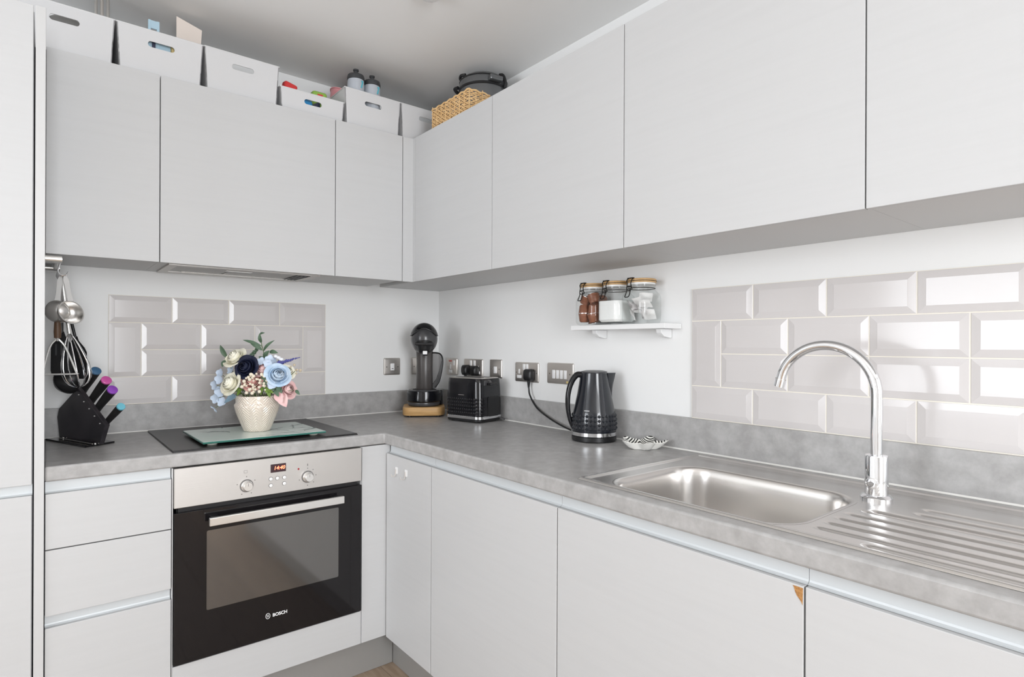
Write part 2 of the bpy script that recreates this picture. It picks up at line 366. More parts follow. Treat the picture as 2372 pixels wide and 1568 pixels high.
# ------------------------------------------------------------------ tall cabinet, left
XP0, XP1 = -1.6197, -1.5975
t = thing('tall_cabinet', 'tall white cabinet with two plain doors and a broad end panel', 'cabinet', (-1.9, -0.3, 0))
part('body', G().box(-2.22, XP0-0.002, -0.578, -0.002, ZB0, 2.115), 'carcass', t)
part('door', G().box(-2.22, XP0-0.0035, -0.600, -0.580, 0.857, 2.124, 0.0012), 'cabinet', t)
part('door', G().box(-2.22, XP0-0.0035, -0.600, -0.580, ZB0, 0.828, 0.0012), 'cabinet', t)
part('side_panel', G().box(XP0+0.001, XP1, -0.604, -0.002, 0.0, 2.124, 0.0008), 'panel', t)
def rail_prof(z0, z1, d=0.028):
    return [(0, z1), (0, z0+0.007), (-0.0012, z0+0.0035), (-0.004, z0+0.0012), (-0.0075, z0), (0.010, z0), (0.010, z1)]
def grip_rail(a, b, z0, z1, front, axis, parent):
    """light aluminium grip channel set back behind the door faces"""
    g = G(); pr = rail_prof(z0, z1)
    if axis == 'x': g.prism(pr, (b-a, 0, 0), (a, -front+0.0175, 0), (0, 1, 0), (0, 0, 1))
    else: g.prism(pr, (0, b-a, 0), (-front+0.0175, a, 0), (1, 0, 0), (0, 0, 1))
    return part('grip_rail', g, 'rail', parent, label='pale aluminium grip channel')
grip_rail(-2.22, XP0-0.002, 0.8285, 0.8565, 0.600, 'x', t)
part('plinth_board', G().box(-2.22, XP0-0.002, -0.545, -0.53, 0.001, ZB0-0.002), 'plinth', t)

# ------------------------------------------------------------------ wall cabinets
def wall_cab_A(x0, x1, label, d0=0):
    t = thing('wall_cabinet', label, 'cabinet', ((x0+x1)/2, -0.17, ZL))
    part('body', G().box(x0+0.0003, x1-0.0003, -0.333, -0.001, ZL+0.004, ZU-0.004), 'carcass', t)
    part('door', G().box(x0+0.0013, x1-0.0013, -DU, -0.335, ZL, ZU, 0.001), 'cabinet', t)
    return t
def wall_cab_B(y0, y1, label, yb0=None):
    t = thing('wall_cabinet', label, 'cabinet', (-0.17, (y0+y1)/2, ZL))
    part('body', G().box(-0.333, -0.001, (y0 if yb0 is None else yb0)-0.0003, y1+0.0003, ZL+0.004, ZU-0.004), 'carcass', t)
    part('door', G().box(-DU, -0.335, y0-0.0013, y1+0.0013, ZL, ZU, 0.001), 'cabinet', t)
    return t
wall_cab_A(XP1+0.001, -1.2993, 'narrow white wall cabinet against the tall cabinet end panel')
hc = wall_cab_A(-1.2993, -0.6985, 'wide white wall cabinet above the hob, with the extractor underneath')
wall_cab_A(-0.6985, -0.401, 'narrow white wall cabinet between hob cabinet and corner post')
solo('corner_post', G().prism([(-0.3995, -DU), (-DU, -DU), (-DU, -0.372), (-0.335, -0.372), (-0.335, -0.334), (-0.3995, -0.334)], (0, 0, ZU-ZL), (0, 0, ZL), (1, 0, 0), (0, 1, 0), 0.0008, 1), 'cabinet', 'slim white corner post where the two runs of wall cabinets meet', 'trim')
wall_cab_B(-0.3725, -0.9237, 'white corner wall cabinet beneath the wicker basket', -0.001)
wall_cab_B(-0.9237, -1.531, 'white wall cabinet above the shelf with glass jars')
wall_cab_B(-1.531, -2.1402, 'white wall cabinet over the left part of the tiles and sink')
wall_cab_B(-2.1402, -2.75, 'white wall cabinet over the sink drainer, next to the tap')
# extractor let into the underside
h = thing('extractor_hood', 'flat grey extractor hood set into the cabinet underside above the hob', 'extractor', (-1.0, -0.17, ZL))
HX0, HX1, HY0, HY1, HZ = -1.266, -0.742, -0.312, -0.035, ZL+0.0035
fr = G()
fr.box(HX0, HX1, HY0, HY0+0.028, HZ-0.005, HZ); fr.box(HX0, HX1, HY1-0.05, HY1, HZ-0.005, HZ)
fr.box(HX0, HX0+0.028, HY0+0.028, HY1-0.05, HZ-0.005, HZ); fr.box(HX1-0.028, HX1, HY0+0.028, HY1-0.05, HZ-0.005, HZ)
part('frame', fr, 'oven_steel', h)
part('filter', G().box(HX0+0.030, -1.06, HY0+0.03, HY1-0.055, HZ-0.002, HZ), 'plinth', h)
part('filter', G().box(-1.055, -0.772, HY0+0.03, HY1-0.055, HZ-0.002, HZ), 'plinth', h)
part('latch', G().box(-1.07, -0.98, HY0+0.06, HY0+0.085, HZ-0.004, HZ-0.002, 0.0008), 'bright_steel', h)
part('lamp_strip', G().box(HX0+0.07, -0.80, HY1-0.07, HY1-0.058, HZ-0.006, HZ-0.0015, 0.001), 'bright_steel', h)
for k in range(4):
    part('vent_bar', G().box(HX1-0.075+k*0.014, HX1-0.069+k*0.014, HY0+0.035, HY1-0.06, HZ-0.006, HZ-0.002), 'black_plastic', h)

# ------------------------------------------------------------------ base units on the hob wall
XD1, XO1, XF1 = -1.2985, -0.6955, -0.592
t = thing('drawer_unit', 'white unit of three plain drawers between end panel and oven', 'drawer unit', ((XP1+XD1)/2, -0.3, 0))
part('body', G().box(XP1+0.002, XD1-0.001, -0.566, -0.02, ZB0, 0.852), 'carcass', t)
for (a, b) in ((0.6775, 0.826), (0.4985, 0.6745), (ZB0, 0.466)):
    part('drawer', G().box(XP1+0.0025, XD1-0.002, -0.600, -0.5805, a, b, 0.0012), 'cabinet', t)
grip_rail(XP1+0.002, XD1-0.002, 0.8265, 0.8575, 0.600, 'x', t); grip_rail(XP1+0.002, XD1-0.002, 0.4665, 0.498, 0.600, 'x', t)
t = thing('oven_housing', 'white panelled housing around and below the oven', 'cabinet', ((XD1+XO1)/2, -0.3, 0))
part('side', G().box(XD1, XD1+0.0025, -0.598, -0.02, ZB0, 0.857), 'carcass', t); part('side', G().box(XO1-0.0025, XO1, -0.598, -0.02, ZB0, 0.857), 'carcass', t)
part('lower_panel', G().box(XD1+0.003, XO1-0.003, -0.600, -0.581, ZB0, 0.261, 0.001), 'cabinet', t)
solo('corner_filler', G().box(XO1+0.0015, XF1+0.011, -0.600, -0.582, ZB0, 0.857, 0.001), 'cabinet', 'narrow white filler panel between oven and corner door', 'panel')
pl = solo('plinth', G().box(XP1+0.002, -0.541, -0.545, -0.530, 0.001, ZB0-0.002), 'plinth', 'grey plinth board under the oven and drawers', 'plinth')

# oven
OX0, OX1, OZ0, OZ1, OY = -1.2943, -0.6985, 0.265, 0.8555, -0.606
t = thing('oven', 'built-in stainless and black glass electric oven with red clock display', 'oven', ((OX0+OX1)/2, -0.3, OZ0))
part('body', G().box(OX0+0.01, OX1-0.01, -0.58, -0.06, OZ0+0.005, OZ1-0.012), 'black_matte', t)
cp = part('control_panel', G().box(OX0, OX1, OY, -0.581, 0.7365, OZ1, 0.0015), 'oven_steel', t)
part('vent_gap', G().box(OX0+0.012, OX1-0.012, -0.592, -0.581, 0.716, 0.736), 'black_matte', t)
dr = part('door', G().box(OX0, OX1, OY, -0.581, OZ0, 0.7215, 0.0012), 'oven_glass', t)
part('window', G().prism(rrect(0.421, 0.245, 0.004, 2, -0.9952, 0.5325), (0, -0.0006, 0), (0, OY, 0), (1,0,0), (0,0,1)), 'oven_window', dr)
hb = part('handle', G().box(-1.2055, -0.7795, OY-0.040, OY-0.026, 0.6765, 0.7015, 0.002), 'bright_steel', dr)
for x in (-1.185, -0.80): part('handle_bracket', G().box(x-0.011, x+0.011, OY-0.026, OY, 0.680, 0.698, 0.002), 'black_plastic', dr)
part('top_trim', G().box(-1.215, -0.772, OY-0.004, OY, 0.7155, 0.7205), 'black_gloss', dr)
em = G()
em.tube([(-1.0235+0.0068*math.cos(a), OY-0.0005, 0.3395+0.0088*math.sin(a)) for a in [2*PI*k/24 for k in range(25)]], 0.0008, 5)
em.box(-1.0265, -1.0252, OY-0.0008, OY, 0.3350, 0.3440); em.box(-1.0218, -1.0205, OY-0.0008, OY, 0.3350, 0.3440); em.box(-1.0265, -1.0205, OY-0.0008, OY, 0.3389, 0.3401)
part('emblem', em, 'logo_white', dr)
part('logo', G().text('BOSCH', 0.0145, (-0.9850, OY-0.0004, 0.3378), (1,0,0), (0,0,1), 0.0008, bold=0.0004), 'logo_white', dr)
ds = part('display', G().box(-1.0168, -0.9676, OY-0.0012, OY, 0.8075, 0.8345, 0.0005, 1), 'display_dark', cp)
part('clock_digits', G().text('14:40', 0.0165, (-0.9895, OY-0.0015, 0.8212), (1,0,0), (0,0,1), 0.0006, 0.18), 'led_red', cp, label='glowing red digits')
for (x, z) in ((-1.0908, 0.7765), (-0.895, 0.7782)):
    k = part('knob', G().lathe([(0.0175, 0), (0.0175, 0.004), (0.0150, 0.006), (0.0142, 0.019), (0.0128, 0.0208)], (0,0,0), 32).rot(Matrix.Translation((x, OY-0.001, z)) @ Matrix.Rotation(PI/2, 4, 'X')), 'bright_steel', cp)
    part('knob_ring', G().lathe([(0.0205, 0), (0.0205, 0.0012), (0.0172, 0.0012)], (0,0,0), 32).rot(Matrix.Translation((x, OY, z)) @ Matrix.Rotation(PI/2, 4, 'X')), 'ink', cp)
    part('pointer', G().box(x-0.0005, x+0.0005, OY-0.0224, OY-0.0215, z+0.002, z+0.011), 'ink', cp)
for (x, z) in ((-1.0161, 0.7875), (-0.9954, 0.7875), (-0.9729, 0.7872), (-1.0160, 0.7662), (-0.9729, 0.767)):
    b = part('button', G().lathe([(0.0055, 0), (0.0055, 0.003), (0.0045, 0.0036)], (0,0,0), 20).rot(Matrix.Translation((x, OY, z)) @ Matrix.Rotation(PI/2, 4, 'X')), 'socket_white', cp)
    part('button_ring', G().lathe([(0.0068, 0), (0.0068, 0.001), (0.0054, 0.001)], (0,0,0), 20).rot(Matrix.Translation((x, OY, z)) @ Matrix.Rotation(PI/2, 4, 'X')), 'ink', cp)
part('pilot_lamp', G().lathe([(0.0032, 0), (0.0030, 0.0012)], (0,0,0), 16).rot(Matrix.Translation((-0.9259, OY, 0.8085)) @ Matrix.Rotation(PI/2, 4, 'X')), 'lamp_red', cp)
for (cx, cz, angs) in ((-1.0908, 0.7765, (90, 30, 165, -60, -120)), (-0.895, 0.7782, (90, 50, 5, -45, -90, 195))):
    for a in angs:
        a = math.radians(a); x, z = cx+0.029*math.cos(a), cz+0.029*math.sin(a)
        part('dial_mark', G().box(x-0.0014, x+0.0014, OY-0.0004, OY, z-0.0014, z+0.0014), 'ink', cp)
mk = G().tube([(-1.0985, OY-0.0003, 0.8175), (-1.0890, OY-0.0003, 0.8175), (-1.0890, OY-0.0003, 0.826), (-1.0985, OY-0.0003, 0.826), (-1.0985, OY-0.0003, 0.8175)], 0.0004, 4)
# mk.box(-1.098, -1.0895, OY-0.0004, OY, 0.8252, 0.826); mk.box(-1.098, -1.0972, OY-0.0004, OY, 0.8175, 0.826); mk.box(-1.0903, -1.0895, OY-0.0004, OY, 0.8175, 0.826)
part('oven_symbol', mk, 'ink', cp)
part('heat_symbol', G().box(-0.8962, -0.8938, OY-0.0004, OY, 0.8150, 0.8225), 'ink', cp)

# ------------------------------------------------------------------ base units on the sink wall
def base_B(y0, y1, label, body0=None):
    t = thing('base_cabinet', label, 'cabinet', (-0.3, (y0+y1)/2, 0))
    part('body', G().box(-0.566, -0.02, (y0 if body0 is None else body0)-0.001, y1+0.001, ZB0, 0.700), 'carcass', t)
    d = part('door', G().box(-0.600, -0.5805, y0-0.0016, y1+0.0016, ZB0-0.002, ZR0-0.0005, 0.0012), 'cabinet', t)
    return t, d
BY = (-0.605, -0.9262, -1.5315, -2.1392, -2.745)
c1, d1 = base_B(BY[0], BY[1], 'narrow white corner base cabinet door with two small hooks')
c2, d2 = base_B(BY[1], BY[2], 'white base cabinet between corner door and sink cabinet')
c3, d3 = base_B(BY[2], BY[3], 'white base cabinet below the sink bowl with a chipped door corner')
c4, d4 = base_B(BY[3], BY[4], 'white base cabinet below the sink drainer, beside the chipped door')
for c, a, b in ((c1, -0.606, BY[1]+0.0004), (c2, BY[1]-0.0004, BY[2]+0.0004), (c3, BY[2]-0.0004, BY[3]+0.0004), (c4, BY[3]-0.0004, BY[4])):
    grip_rail(b, a, 0.8262, 0.8575, 0.600, 'y', c)
chip = [(-2.1195, 0.8225), (-2.1215, 0.8195), (-2.1235, 0.8130), (-2.1265, 0.8070), (-2.1310, 0.8020), (-2.1345, 0.7975), (-2.1362, 0.7935), (-2.1368, 0.8225)]
part('chip', G().prism(chip, (-0.0005, 0, 0), (-0.6, 0, 0), (0, 1, 0), (0, 0, 1)), 'chipboard', d3, label='bare brown chipboard where the corner broke off')
solo('plinth', G().box(-0.540, -0.525, BY[4], -0.5465, 0.001, ZB0-0.005), 'plinth', 'grey plinth board under the sink wall base cabinets', 'plinth')
for i, (y, z) in enumerate(((-0.6835, 0.7665), (-0.7543, 0.7685))):
    hk = thing('adhesive_hook', ('small adhesive hook on the corner door, the one nearer the oven', 'small adhesive hook on the corner door, the one nearer the wide door')[i], 'hook', (-0.6012, y, z-0.02), 0, 'hooks on the corner door')
    part('pad', G().prism(rrect(0.017, 0.024, 0.003, 3, y-0.004, z+0.008), (-0.0015, 0, 0), (-0.6005, 0, 0), (0,1,0), (0,0,1)), 'socket_white', hk)
    part('hook', G().tube(spline([(-0.603, y, z+0.012), (-0.604, y, z-0.006), (-0.608, y+0.002, z-0.014), (-0.614, y+0.006, z-0.014), (-0.616, y+0.009, z-0.006)], 5), 0.0013, 6), 'plate_steel', hk)

# ------------------------------------------------------------------ worktop, upstands, sealant
SX0, SX1, SY0, SY1 = -0.569, -0.058, -1.570, -2.56
def slab(xs, ys, keep, z0, z1):
    g = G(); V = {}
    def v(i, j, k):
        if (i, j, k) not in V: V[(i, j, k)] = g.bm.verts.new((xs[i], ys[j], (z0, z1)[k]))
        return V[(i, j, k)]
    K = lambda i, j: 0 <= i < len(xs)-1 and 0 <= j < len(ys)-1 and keep((xs[i]+xs[i+1])/2, (ys[j]+ys[j+1])/2)
    for i in range(len(xs)-1):
        for j in range(len(ys)-1):
            if not K(i, j): continue
            g.bm.faces.new([v(i,j,1), v(i+1,j,1), v(i+1,j+1,1), v(i,j+1,1)]); g.bm.faces.new([v(i,j+1,0), v(i+1,j+1,0), v(i+1,j,0), v(i,j,0)])
            for (di, dj, a, b) in ((-1,0,(i,j),(i,j+1)), (1,0,(i+1,j+1),(i+1,j)), (0,-1,(i+1,j),(i,j)), (0,1,(i,j+1),(i+1,j+1))):
                if not K(i+di, j+dj): g.bm.faces.new([v(*a,0), v(*b,0), v(*b,1), v(*a,1)])
    return g
def wk(x, y):
    if SX0+0.012 < x < SX1-0.012 and SY1+0.012 < y < SY0-0.012: return False
    return y > -DWA or x > -DWB
wo = solo('worktop', slab([XP1+0.001, -DWB, SX0+0.012, SX1-0.012, -0.001], [-2.745, SY1+0.012, SY0-0.012, -DWA, -0.001], wk, ZW-TW, ZW), 'worktop', 'grey stone-look laminate worktop turning the corner around both walls', 'worktop')
bv = wo.modifiers.new('edge', 'BEVEL'); bv.width = 0.0055; bv.segments = 3; bv.limit_method = 'ANGLE'; bv.angle_limit = math.radians(50)
solo('upstand', G().box(XP1+0.001, -0.0185, -0.018, -0.001, ZW+0.0005, ZS, 0.0008), 'upstand', 'grey laminate upstand behind the hob', 'upstand')
solo('upstand', G().box(-0.018, -0.001, -2.745, -0.001, ZW+0.0005, ZS, 0.0008), 'upstand', 'grey laminate upstand behind kettle, sink and tap', 'upstand')
sl = G(); sl.prism([(0, 0), (-0.004, 0), (0, 0.004)], (0.0185-XP1-0.04, 0, 0), (XP1+0.002, -0.0181, ZW+0.0003), (0,1,0), (0,0,1))
sl.prism([(0, 0), (-0.004, 0), (0, 0.004)], (0, 2.72, 0), (-0.0181, -2.744, ZW+0.0003), (1,0,0), (0,0,1))
part('sealant', sl, 'silicone', wo, label='thin white sealant line')

# ------------------------------------------------------------------ sink (pressed sheet) and tap
def sstep(a, b, x):
    t = max(0, min(1, (x-a)/(b-a))); return t*t*(3-2*t)
BX0, BX1, BYa, BYb = -0.547, -0.205, -2.083, -1.640
def rbox_d(x, y, x0, x1, y0, y1, r):
    cx, cy, hx, hy = (x0+x1)/2, (y0+y1)/2, (x1-x0)/2-r, (y1-y0)/2-r
    qx, qy = abs(x-cx)-hx, abs(y-cy)-hy
    return math.hypot(max(qx, 0), max(qy, 0)) + min(max(qx, qy), 0) - r
GR = [-0.498+0.0455*k for k in range(5)] + [-0.300, -0.2545, -0.209]
def sink_z(x, y):
    d = rbox_d(x, y, SX0, SX1, SY1, SY0, 0.004)         # <0 inside
    z = 0.9006 + 0.0044*sstep(0.0, -0.004, d) - 0.0040*sstep(-0.011, -0.020, d)
    # back trough behind the bowl
    dt = rbox_d(x, y, -0.125, -0.085, -2.7, -1.60, 0.018)
    z -= 0.0035*sstep(0.008, -0.008, dt)
    # drainer ribs
    if y < -2.10:
        ys = -2.105
        for k, gx in enumerate([-0.535] + GR):
            y_0 = -2.20 if k == 0 else (-2.19 if k >= 7 else ys - 0.012*max(0, k-4))
            e = sstep(y_0, y_0-0.02, y)*sstep(SY1+0.05, SY1+0.08, y)
            z -= 0.0055*e*math.exp(-((x-gx)/0.0065)**2)
    return z
nxs, nys = 180, 350
gx_ = [SX0 + (SX1-SX0)*i/nxs for i in range(nxs+1)]; gy_ = [SY1 + (SY0-SY1)*j/nys for j in range(nys+1)]
t = thing('kitchen_sink', 'stainless steel inset sink with one bowl and ribbed drainer', 'sink', ((SX0+SX1)/2, (SY0+SY1)/2, 0.9))
g = G(); g._faces([(x, y, sink_z(x, y)) for y in gy_ for x in gx_], [(j*(nxs+1)+i, j*(nxs+1)+i+1, (j+1)*(nxs+1)+i+1, (j+1)*(nxs+1)+i) for j in range(nys) for i in range(nxs) if rbox_d((gx_[i]+gx_[i+1])/2, (gy_[j]+gy_[j+1])/2, BX0, BX1, BYa, BYb, 0.075) > 0.005])
bmesh.ops.delete(g.bm, geom=[v for v in g.bm.verts if not v.link_faces], context='VERTS')
part('drainer_deck', g, 'sink_steel', t, ang=80)
rings = []
for (d, z) in ((0.012, 0.0002), (0.009, 0.0006), (0.004, 0.0001), (0.0005, -0.0018), (-0.0025, -0.0055), (-0.0048, -0.012), (-0.0065, -0.022), (-0.0085, -0.045), (-0.011, -0.080), (-0.014, -0.112), (-0.018, -0.130), (-0.025, -0.143), (-0.036, -0.152), (-0.052, -0.157), (-0.070, -0.159)):
    rings.append([(x, y, 0.901+z) for (x, y) in rrect(BX1-BX0+2*d, BYb-BYa+2*d, max(0.012, 0.075+d), 12, (BX0+BX1)/2, (BYa+BYb)/2)])
part('bowl', G().ring(rings, False, True), 'sink_steel', t, ang=80)
dz = 0.901-0.159
part('waste', G().lathe([(0.042, 0.0), (0.040, 0.002), (0.030, 0.0015), (0.028, -0.001), (0.010, -0.0015)], (-0.376, -1.86, dz+0.001), 28), 'chrome', t)
TX, TY = -0.195, -2.107
t = thing('tap', 'tall chrome swan-neck mixer tap standing behind the sink', 'tap', (TX, TY, 0.9))
part('base_ring', G().lathe([(0.031, 0), (0.031, 0.006), (0.027, 0.011), (0.023, 0.012)], (TX, TY, 0.9005), 36), 'chrome', t)
part('body', G().lathe([(0.0225, 0.0), (0.0225, 0.082), (0.0212, 0.085), (0.0135, 0.0855)], (TX, TY, 0.9115), 36), 'chrome', t)
part('lever', G().lathe([(0.0125, 0), (0.0125, 0.004), (0.0095, 0.006), (0.004, 0.0062)], (0,0,0), 24).rot(Matrix.Translation((TX-0.0205, TY+0.001, 0.938)) @ Matrix.Rotation(-PI/2-0.05, 4, 'Z') @ Matrix.Rotation(PI/2, 4, 'X')), 'chrome', t)
path = [(TX, TY, 0.996), (TX, TY, 1.06)]
R_, cz = 0.107, 1.127
for k in range(33):
    a = PI - k*(PI-math.radians(11))/32
    path.append((TX, TY + R_ + R_*math.cos(a), cz + R_*math.sin(a)))
part('spout', G().tube(path, 0.0118, 20), 'chrome', t)
e0 = Vector(path[-1]); ed = (Vector(path[-1])-Vector(path[-2])).normalized()
part('aerator', G().tube([e0-ed*0.003, e0+ed*0.015], 0.0128, 20), 'chrome', t)
part('aerator_collar', G().tube([e0-ed*0.0055, e0-ed*0.0035], 0.0125, 20), 'plate_steel', t)

# ------------------------------------------------------------------ hob and glass board
t = thing('hob', 'black glass hob set into the worktop above the oven', 'hob', (-1.0, -0.31, ZW))
part('glass_plate', G().box(-1.293, -0.703, -0.577, -0.047, ZW+0.0003, ZW+0.0058, 0.0015), 'hob_glass', t)
part('edge_trim', G().box(-1.2945, -0.7015, -0.5785, -0.0455, ZW+0.0001, ZW+0.002), 'black_plastic', t)
BZ = ZW+0.0062
t = thing('glass_board', 'pale mint marble-pattern glass board lying on the hob', 'chopping board', (-1.01, -0.39, BZ), 0.01)
def W2(g): return g
bx0, bx1, by0, by1 = -0.199, 0.199, -0.163, 0.153
part('glass_body', G().box(bx0, bx1, by0, by1, 0.0075, 0.0135, 0.0012), 'glass_edge', t, False)
part('printed_face', G().box(bx0+0.0015, bx1-0.0015, by0+0.0015, by1-0.0015, 0.0136, 0.0141), 'mint_glass', t, False)
random.seed(11)
for k in range(14):
    x, y = random.uniform(-0.17, 0.17), random.uniform(-0.14, 0.13); a = random.uniform(-0.6, 0.9); pts = []
    for j in range(7):
        pts.append((max(bx0+.004, min(bx1-.004, x)), max(by0+.004, min(by1-.004, y)))); a += random.uniform(-0.7, 0.7); x += 0.018*math.cos(a); y += 0.018*math.sin(a)
    sp = spline([(p[0], p[1], 0.01435) for p in pts], 4); g = G()
    n = len(sp); L = []; Rr = []
    for i, p in enumerate(sp):
        tdir = (sp[min(i+1, n-1)]-sp[max(i-1, 0)]); tdir = tdir.normalized() if tdir.length > 1e-6 else Vector((1,0,0)); nn = Vector((-tdir.y, tdir.x, 0)); w = 0.0026*(math.sin(PI*i/(n-1))+0.15)*random.uniform(0.6, 1.3)
        L.append(p+nn*w); Rr.append(p-nn*w)
    g._faces(L+Rr, [(i, i+1, n+i+1, n+i) for i in range(n-1)])
    part('vein', g, 'vein', t, False)
for sx in (-0.165, 0.165):
    for sy in (-0.13, 0.12): part('foot', G().lathe([(0.014, 0), (0.016, 0.003), (0.014, 0.0075)], (sx, sy, 0), 20), 'rubber_clear', t, False)

# ------------------------------------------------------------------ vase and artificial flowers
VX, VY, VZ = -1.0, -0.39, BZ+0.0147
def flute(a, z):
    k = 1.0
    if z < 0.092: k = 1 + 0.022*abs(math.cos(5*a))*min(1, (0.095-z)/0.03) - 0.010
    return k
t = thing('vase', 'pearly cream ceramic vase with chevron relief standing on the glass board', 'vase', (VX, VY, VZ))
prof = [(0.043, 0.0), (0.0455, 0.003), (0.052, 0.020), (0.062, 0.045), (0.0705, 0.068), (0.0755, 0.086), (0.0760, 0.094), (0.0725, 0.0985), (0.0712, 0.102), (0.0716, 0.112), (0.0722, 0.123), (0.0715, 0.126), (0.067, 0.126), (0.066, 0.118), (0.066, 0.10), (0.064, 0.06), (0.045, 0.012)]
part('pot', G().lathe(prof, (0, 0, 0), 80, flute), 'vase_pearl', t, False, ang=50)
VR = Vector((0.7784, -0.6278, 0)); VF = Vector((0.6278, 0.7784, 0)); VO = Vector((VX, VY, 0))
def vp(u, v, off=0.0):
    """a point in the bouquet: offset right/up measured on the plane through the vase axis, off = towards the room"""
    Q = VO + VR*((u-592)*0.00154) + Vector((0, 0, VZ + (998-v)*0.00154))
    return Q + (cam.location - Q).normalized()*off
NECK = Vector((VX, VY, VZ+0.07))
def frame_from(n):
    n = n.normalized(); a = n.orthogonal().normalized(); return a, n.cross(a), n
def stem_to(g, head, r=0.0016):
    base = NECK + Vector(((head.x-VX)*0.2, (head.y-VY)*0.2, -0.03)); base.x = VX + max(-0.02, min(0.02, base.x-VX)); base.y = VY + max(-0.02, min(0.02, base.y-VY))
    top = Vector((VX + (head.x-VX)*0.45, VY + (head.y-VY)*0.45, VZ+0.13))
    if (top-Vector((VX, VY, top.z))).length > 0.05:
        dd = (top-Vector((VX, VY, top.z))).normalized()*0.05; top = Vector((VX+dd.x, VY+dd.y, top.z))
    g.tube(spline([base, top, head], 6), r, 6)
def rose(name, label, c, n, R, m, group='artificial roses in the vase', cup=1.0):
    n = n.normalized(); ax, ay, az = frame_from(n)
    t = thing(name, label, 'flower', tuple(c), 0, group); g = G()
    layers = [(0.13, 3, 0.60, 1.0), (0.25, 4, 0.62, 1.0), (0.39, 4, 0.58, 0.85), (0.55, 5, 0.50, 0.6), (0.74, 5, 0.36, 0.3), (0.93, 6, 0.18, 0.0)]
    ph = random.random()*6
    g.sphere(Vector(c) + n*R*0.22*cup, R*0.15, (1, 1, 1), 8, 6)
    for li, (rr, k, hh, cl) in enumerate(layers):
        ph += 0.62
        for i in range(k):
            a0 = ph + 2*PI*i/k; span = (PI/k)*1.45; jit = random.uniform(0.93, 1.07); jz = random.uniform(-0.05, 0.05)
            def fn(u, v, a0=a0, span=span, rr=rr, hh=hh, cl=cl, jit=jit, jz=jz):
                s = (u-0.5)*2; th = a0 + s*span*(0.45+0.55*math.sin(PI*(0.12+0.62*v)))
                closed = 0.80 + 0.35*math.sin(PI*v) - 0.18*v; opened = 0.30 + 0.75*v**0.8 + 0.12*v**5
                rad = R*rr*jit*(cl*closed + (1-cl)*opened) * (1 - 0.06*s*s) + R*0.03*s*v
                z = R*((hh+jz)*math.sin(v*PI/2) - 0.42*(1-v)*(0.5+0.5*rr) - (1-cl)*0.14*v**5 - 0.09*s*s*v)
                return Vector(c) + ax*(rad*math.cos(th)) + ay*(rad*math.sin(th)) + az*(z*cup)
            g.grid(fn, 6, 6)
    part('bloom', g, m, t, ang=60)
    s = G(); stem_to(s, Vector(c) - n*R*0.25); part('stem', s, 'stem_green', t)
    return t
def florets(name, label, pts, r, m, cat='flower', group=None, centre='leaf_fresh'):
    t = thing(name, label, cat, tuple(pts[0][0]), 0, group)
    for (c, n) in pts:
        ax, ay, az = frame_from(Vector(n)); g = G(); c = Vector(c)
        for i in range(4):
            a = i*PI/2 + 0.4; d = ax*math.cos(a)+ay*math.sin(a); e = az.cross(d)
            def fn(u, v, d=d, e=e):
                s = (u-0.5)*2; w = math.sin(PI*min(0.96, v*0.85+0.10))**0.7*0.62
                return c + d*(r*v*1.05) + e*(r*w*s) + az*(r*(0.25*v*v + 0.14*s*s*v - 0.1))
            g.grid(fn, 4, 4)
        part('floret', g, m, t, ang=60)
    s = G()
    for (c, n) in pts: stem_to(s, Vector(c) - Vector(n).normalized()*0.004, 0.0009)
    part('stem', s, 'stem_green', t)
    return t
def leaf(g, b, tip, w, up, bend=0.15, n=8):
    b, tip, up = Vector(b), Vector(tip), Vector(up).normalized(); d = tip-b; L = d.length; side = d.cross(up).normalized(); nn = side.cross(d).normalized()
    def fn(u, v):
        s = (u-0.5)*2; ww = w*(math.sin(PI*(v**0.85)))**0.8 if 0 < v < 1 else 0.0004
        return b + d*v + nn*(L*bend*math.sin(PI*v)) + side*(s*ww) + nn*(abs(s)*ww*0.25)
    g.grid(fn, 4, n)
up3 = Vector((0, 0, 1)); cam_d = -VF
random.seed(3)
rose('rose', 'large navy blue silk rose at the front of the vase bouquet', vp(566, 852, 0.035), cam_d*1.0 + up3*0.35 - VR*0.1, 0.041, 'rose_navy')
rose('rose', 'cream silk rose behind and left of the navy rose', vp(540, 830, 0.0), cam_d*0.8 + up3*0.8 - VR*0.35, 0.042, 'rose_cream')
rose('rose', 'cream silk rose low over the vase rim beside the blue florets', vp(530, 890, 0.045), cam_d*1.0 + up3*0.45 - VR*0.5, 0.043, 'rose_cream')
rose('rose', 'light blue silk rose, the second largest bloom in the vase', vp(640, 870, 0.045), cam_d*1.0 + up3*0.5 + VR*0.6, 0.042, 'rose_blue')
rose('rose', 'pale pink silk rose drooping past the vase rim', vp(663, 903, 0.02), cam_d*0.7 + up3*0.35 + VR*0.9, 0.034, 'rose_pink')
rose('rose', 'peach pink silk rose half hidden below the navy rose', vp(580, 884, 0.03), cam_d*1.0 + up3*0.5, 0.038, 'rose_peach')
rose('rose', 'cream silk rose partly hidden behind the light blue rose', vp(662, 862, -0.01), cam_d*0.6 + up3*0.6 + VR*0.6, 0.030, 'rose_cream')
rose('rose', 'blush silk rose deep between the navy and light blue roses', vp(606, 858, 0.015), cam_d*0.8 + up3*0.9, 0.034, 'rose_pink')
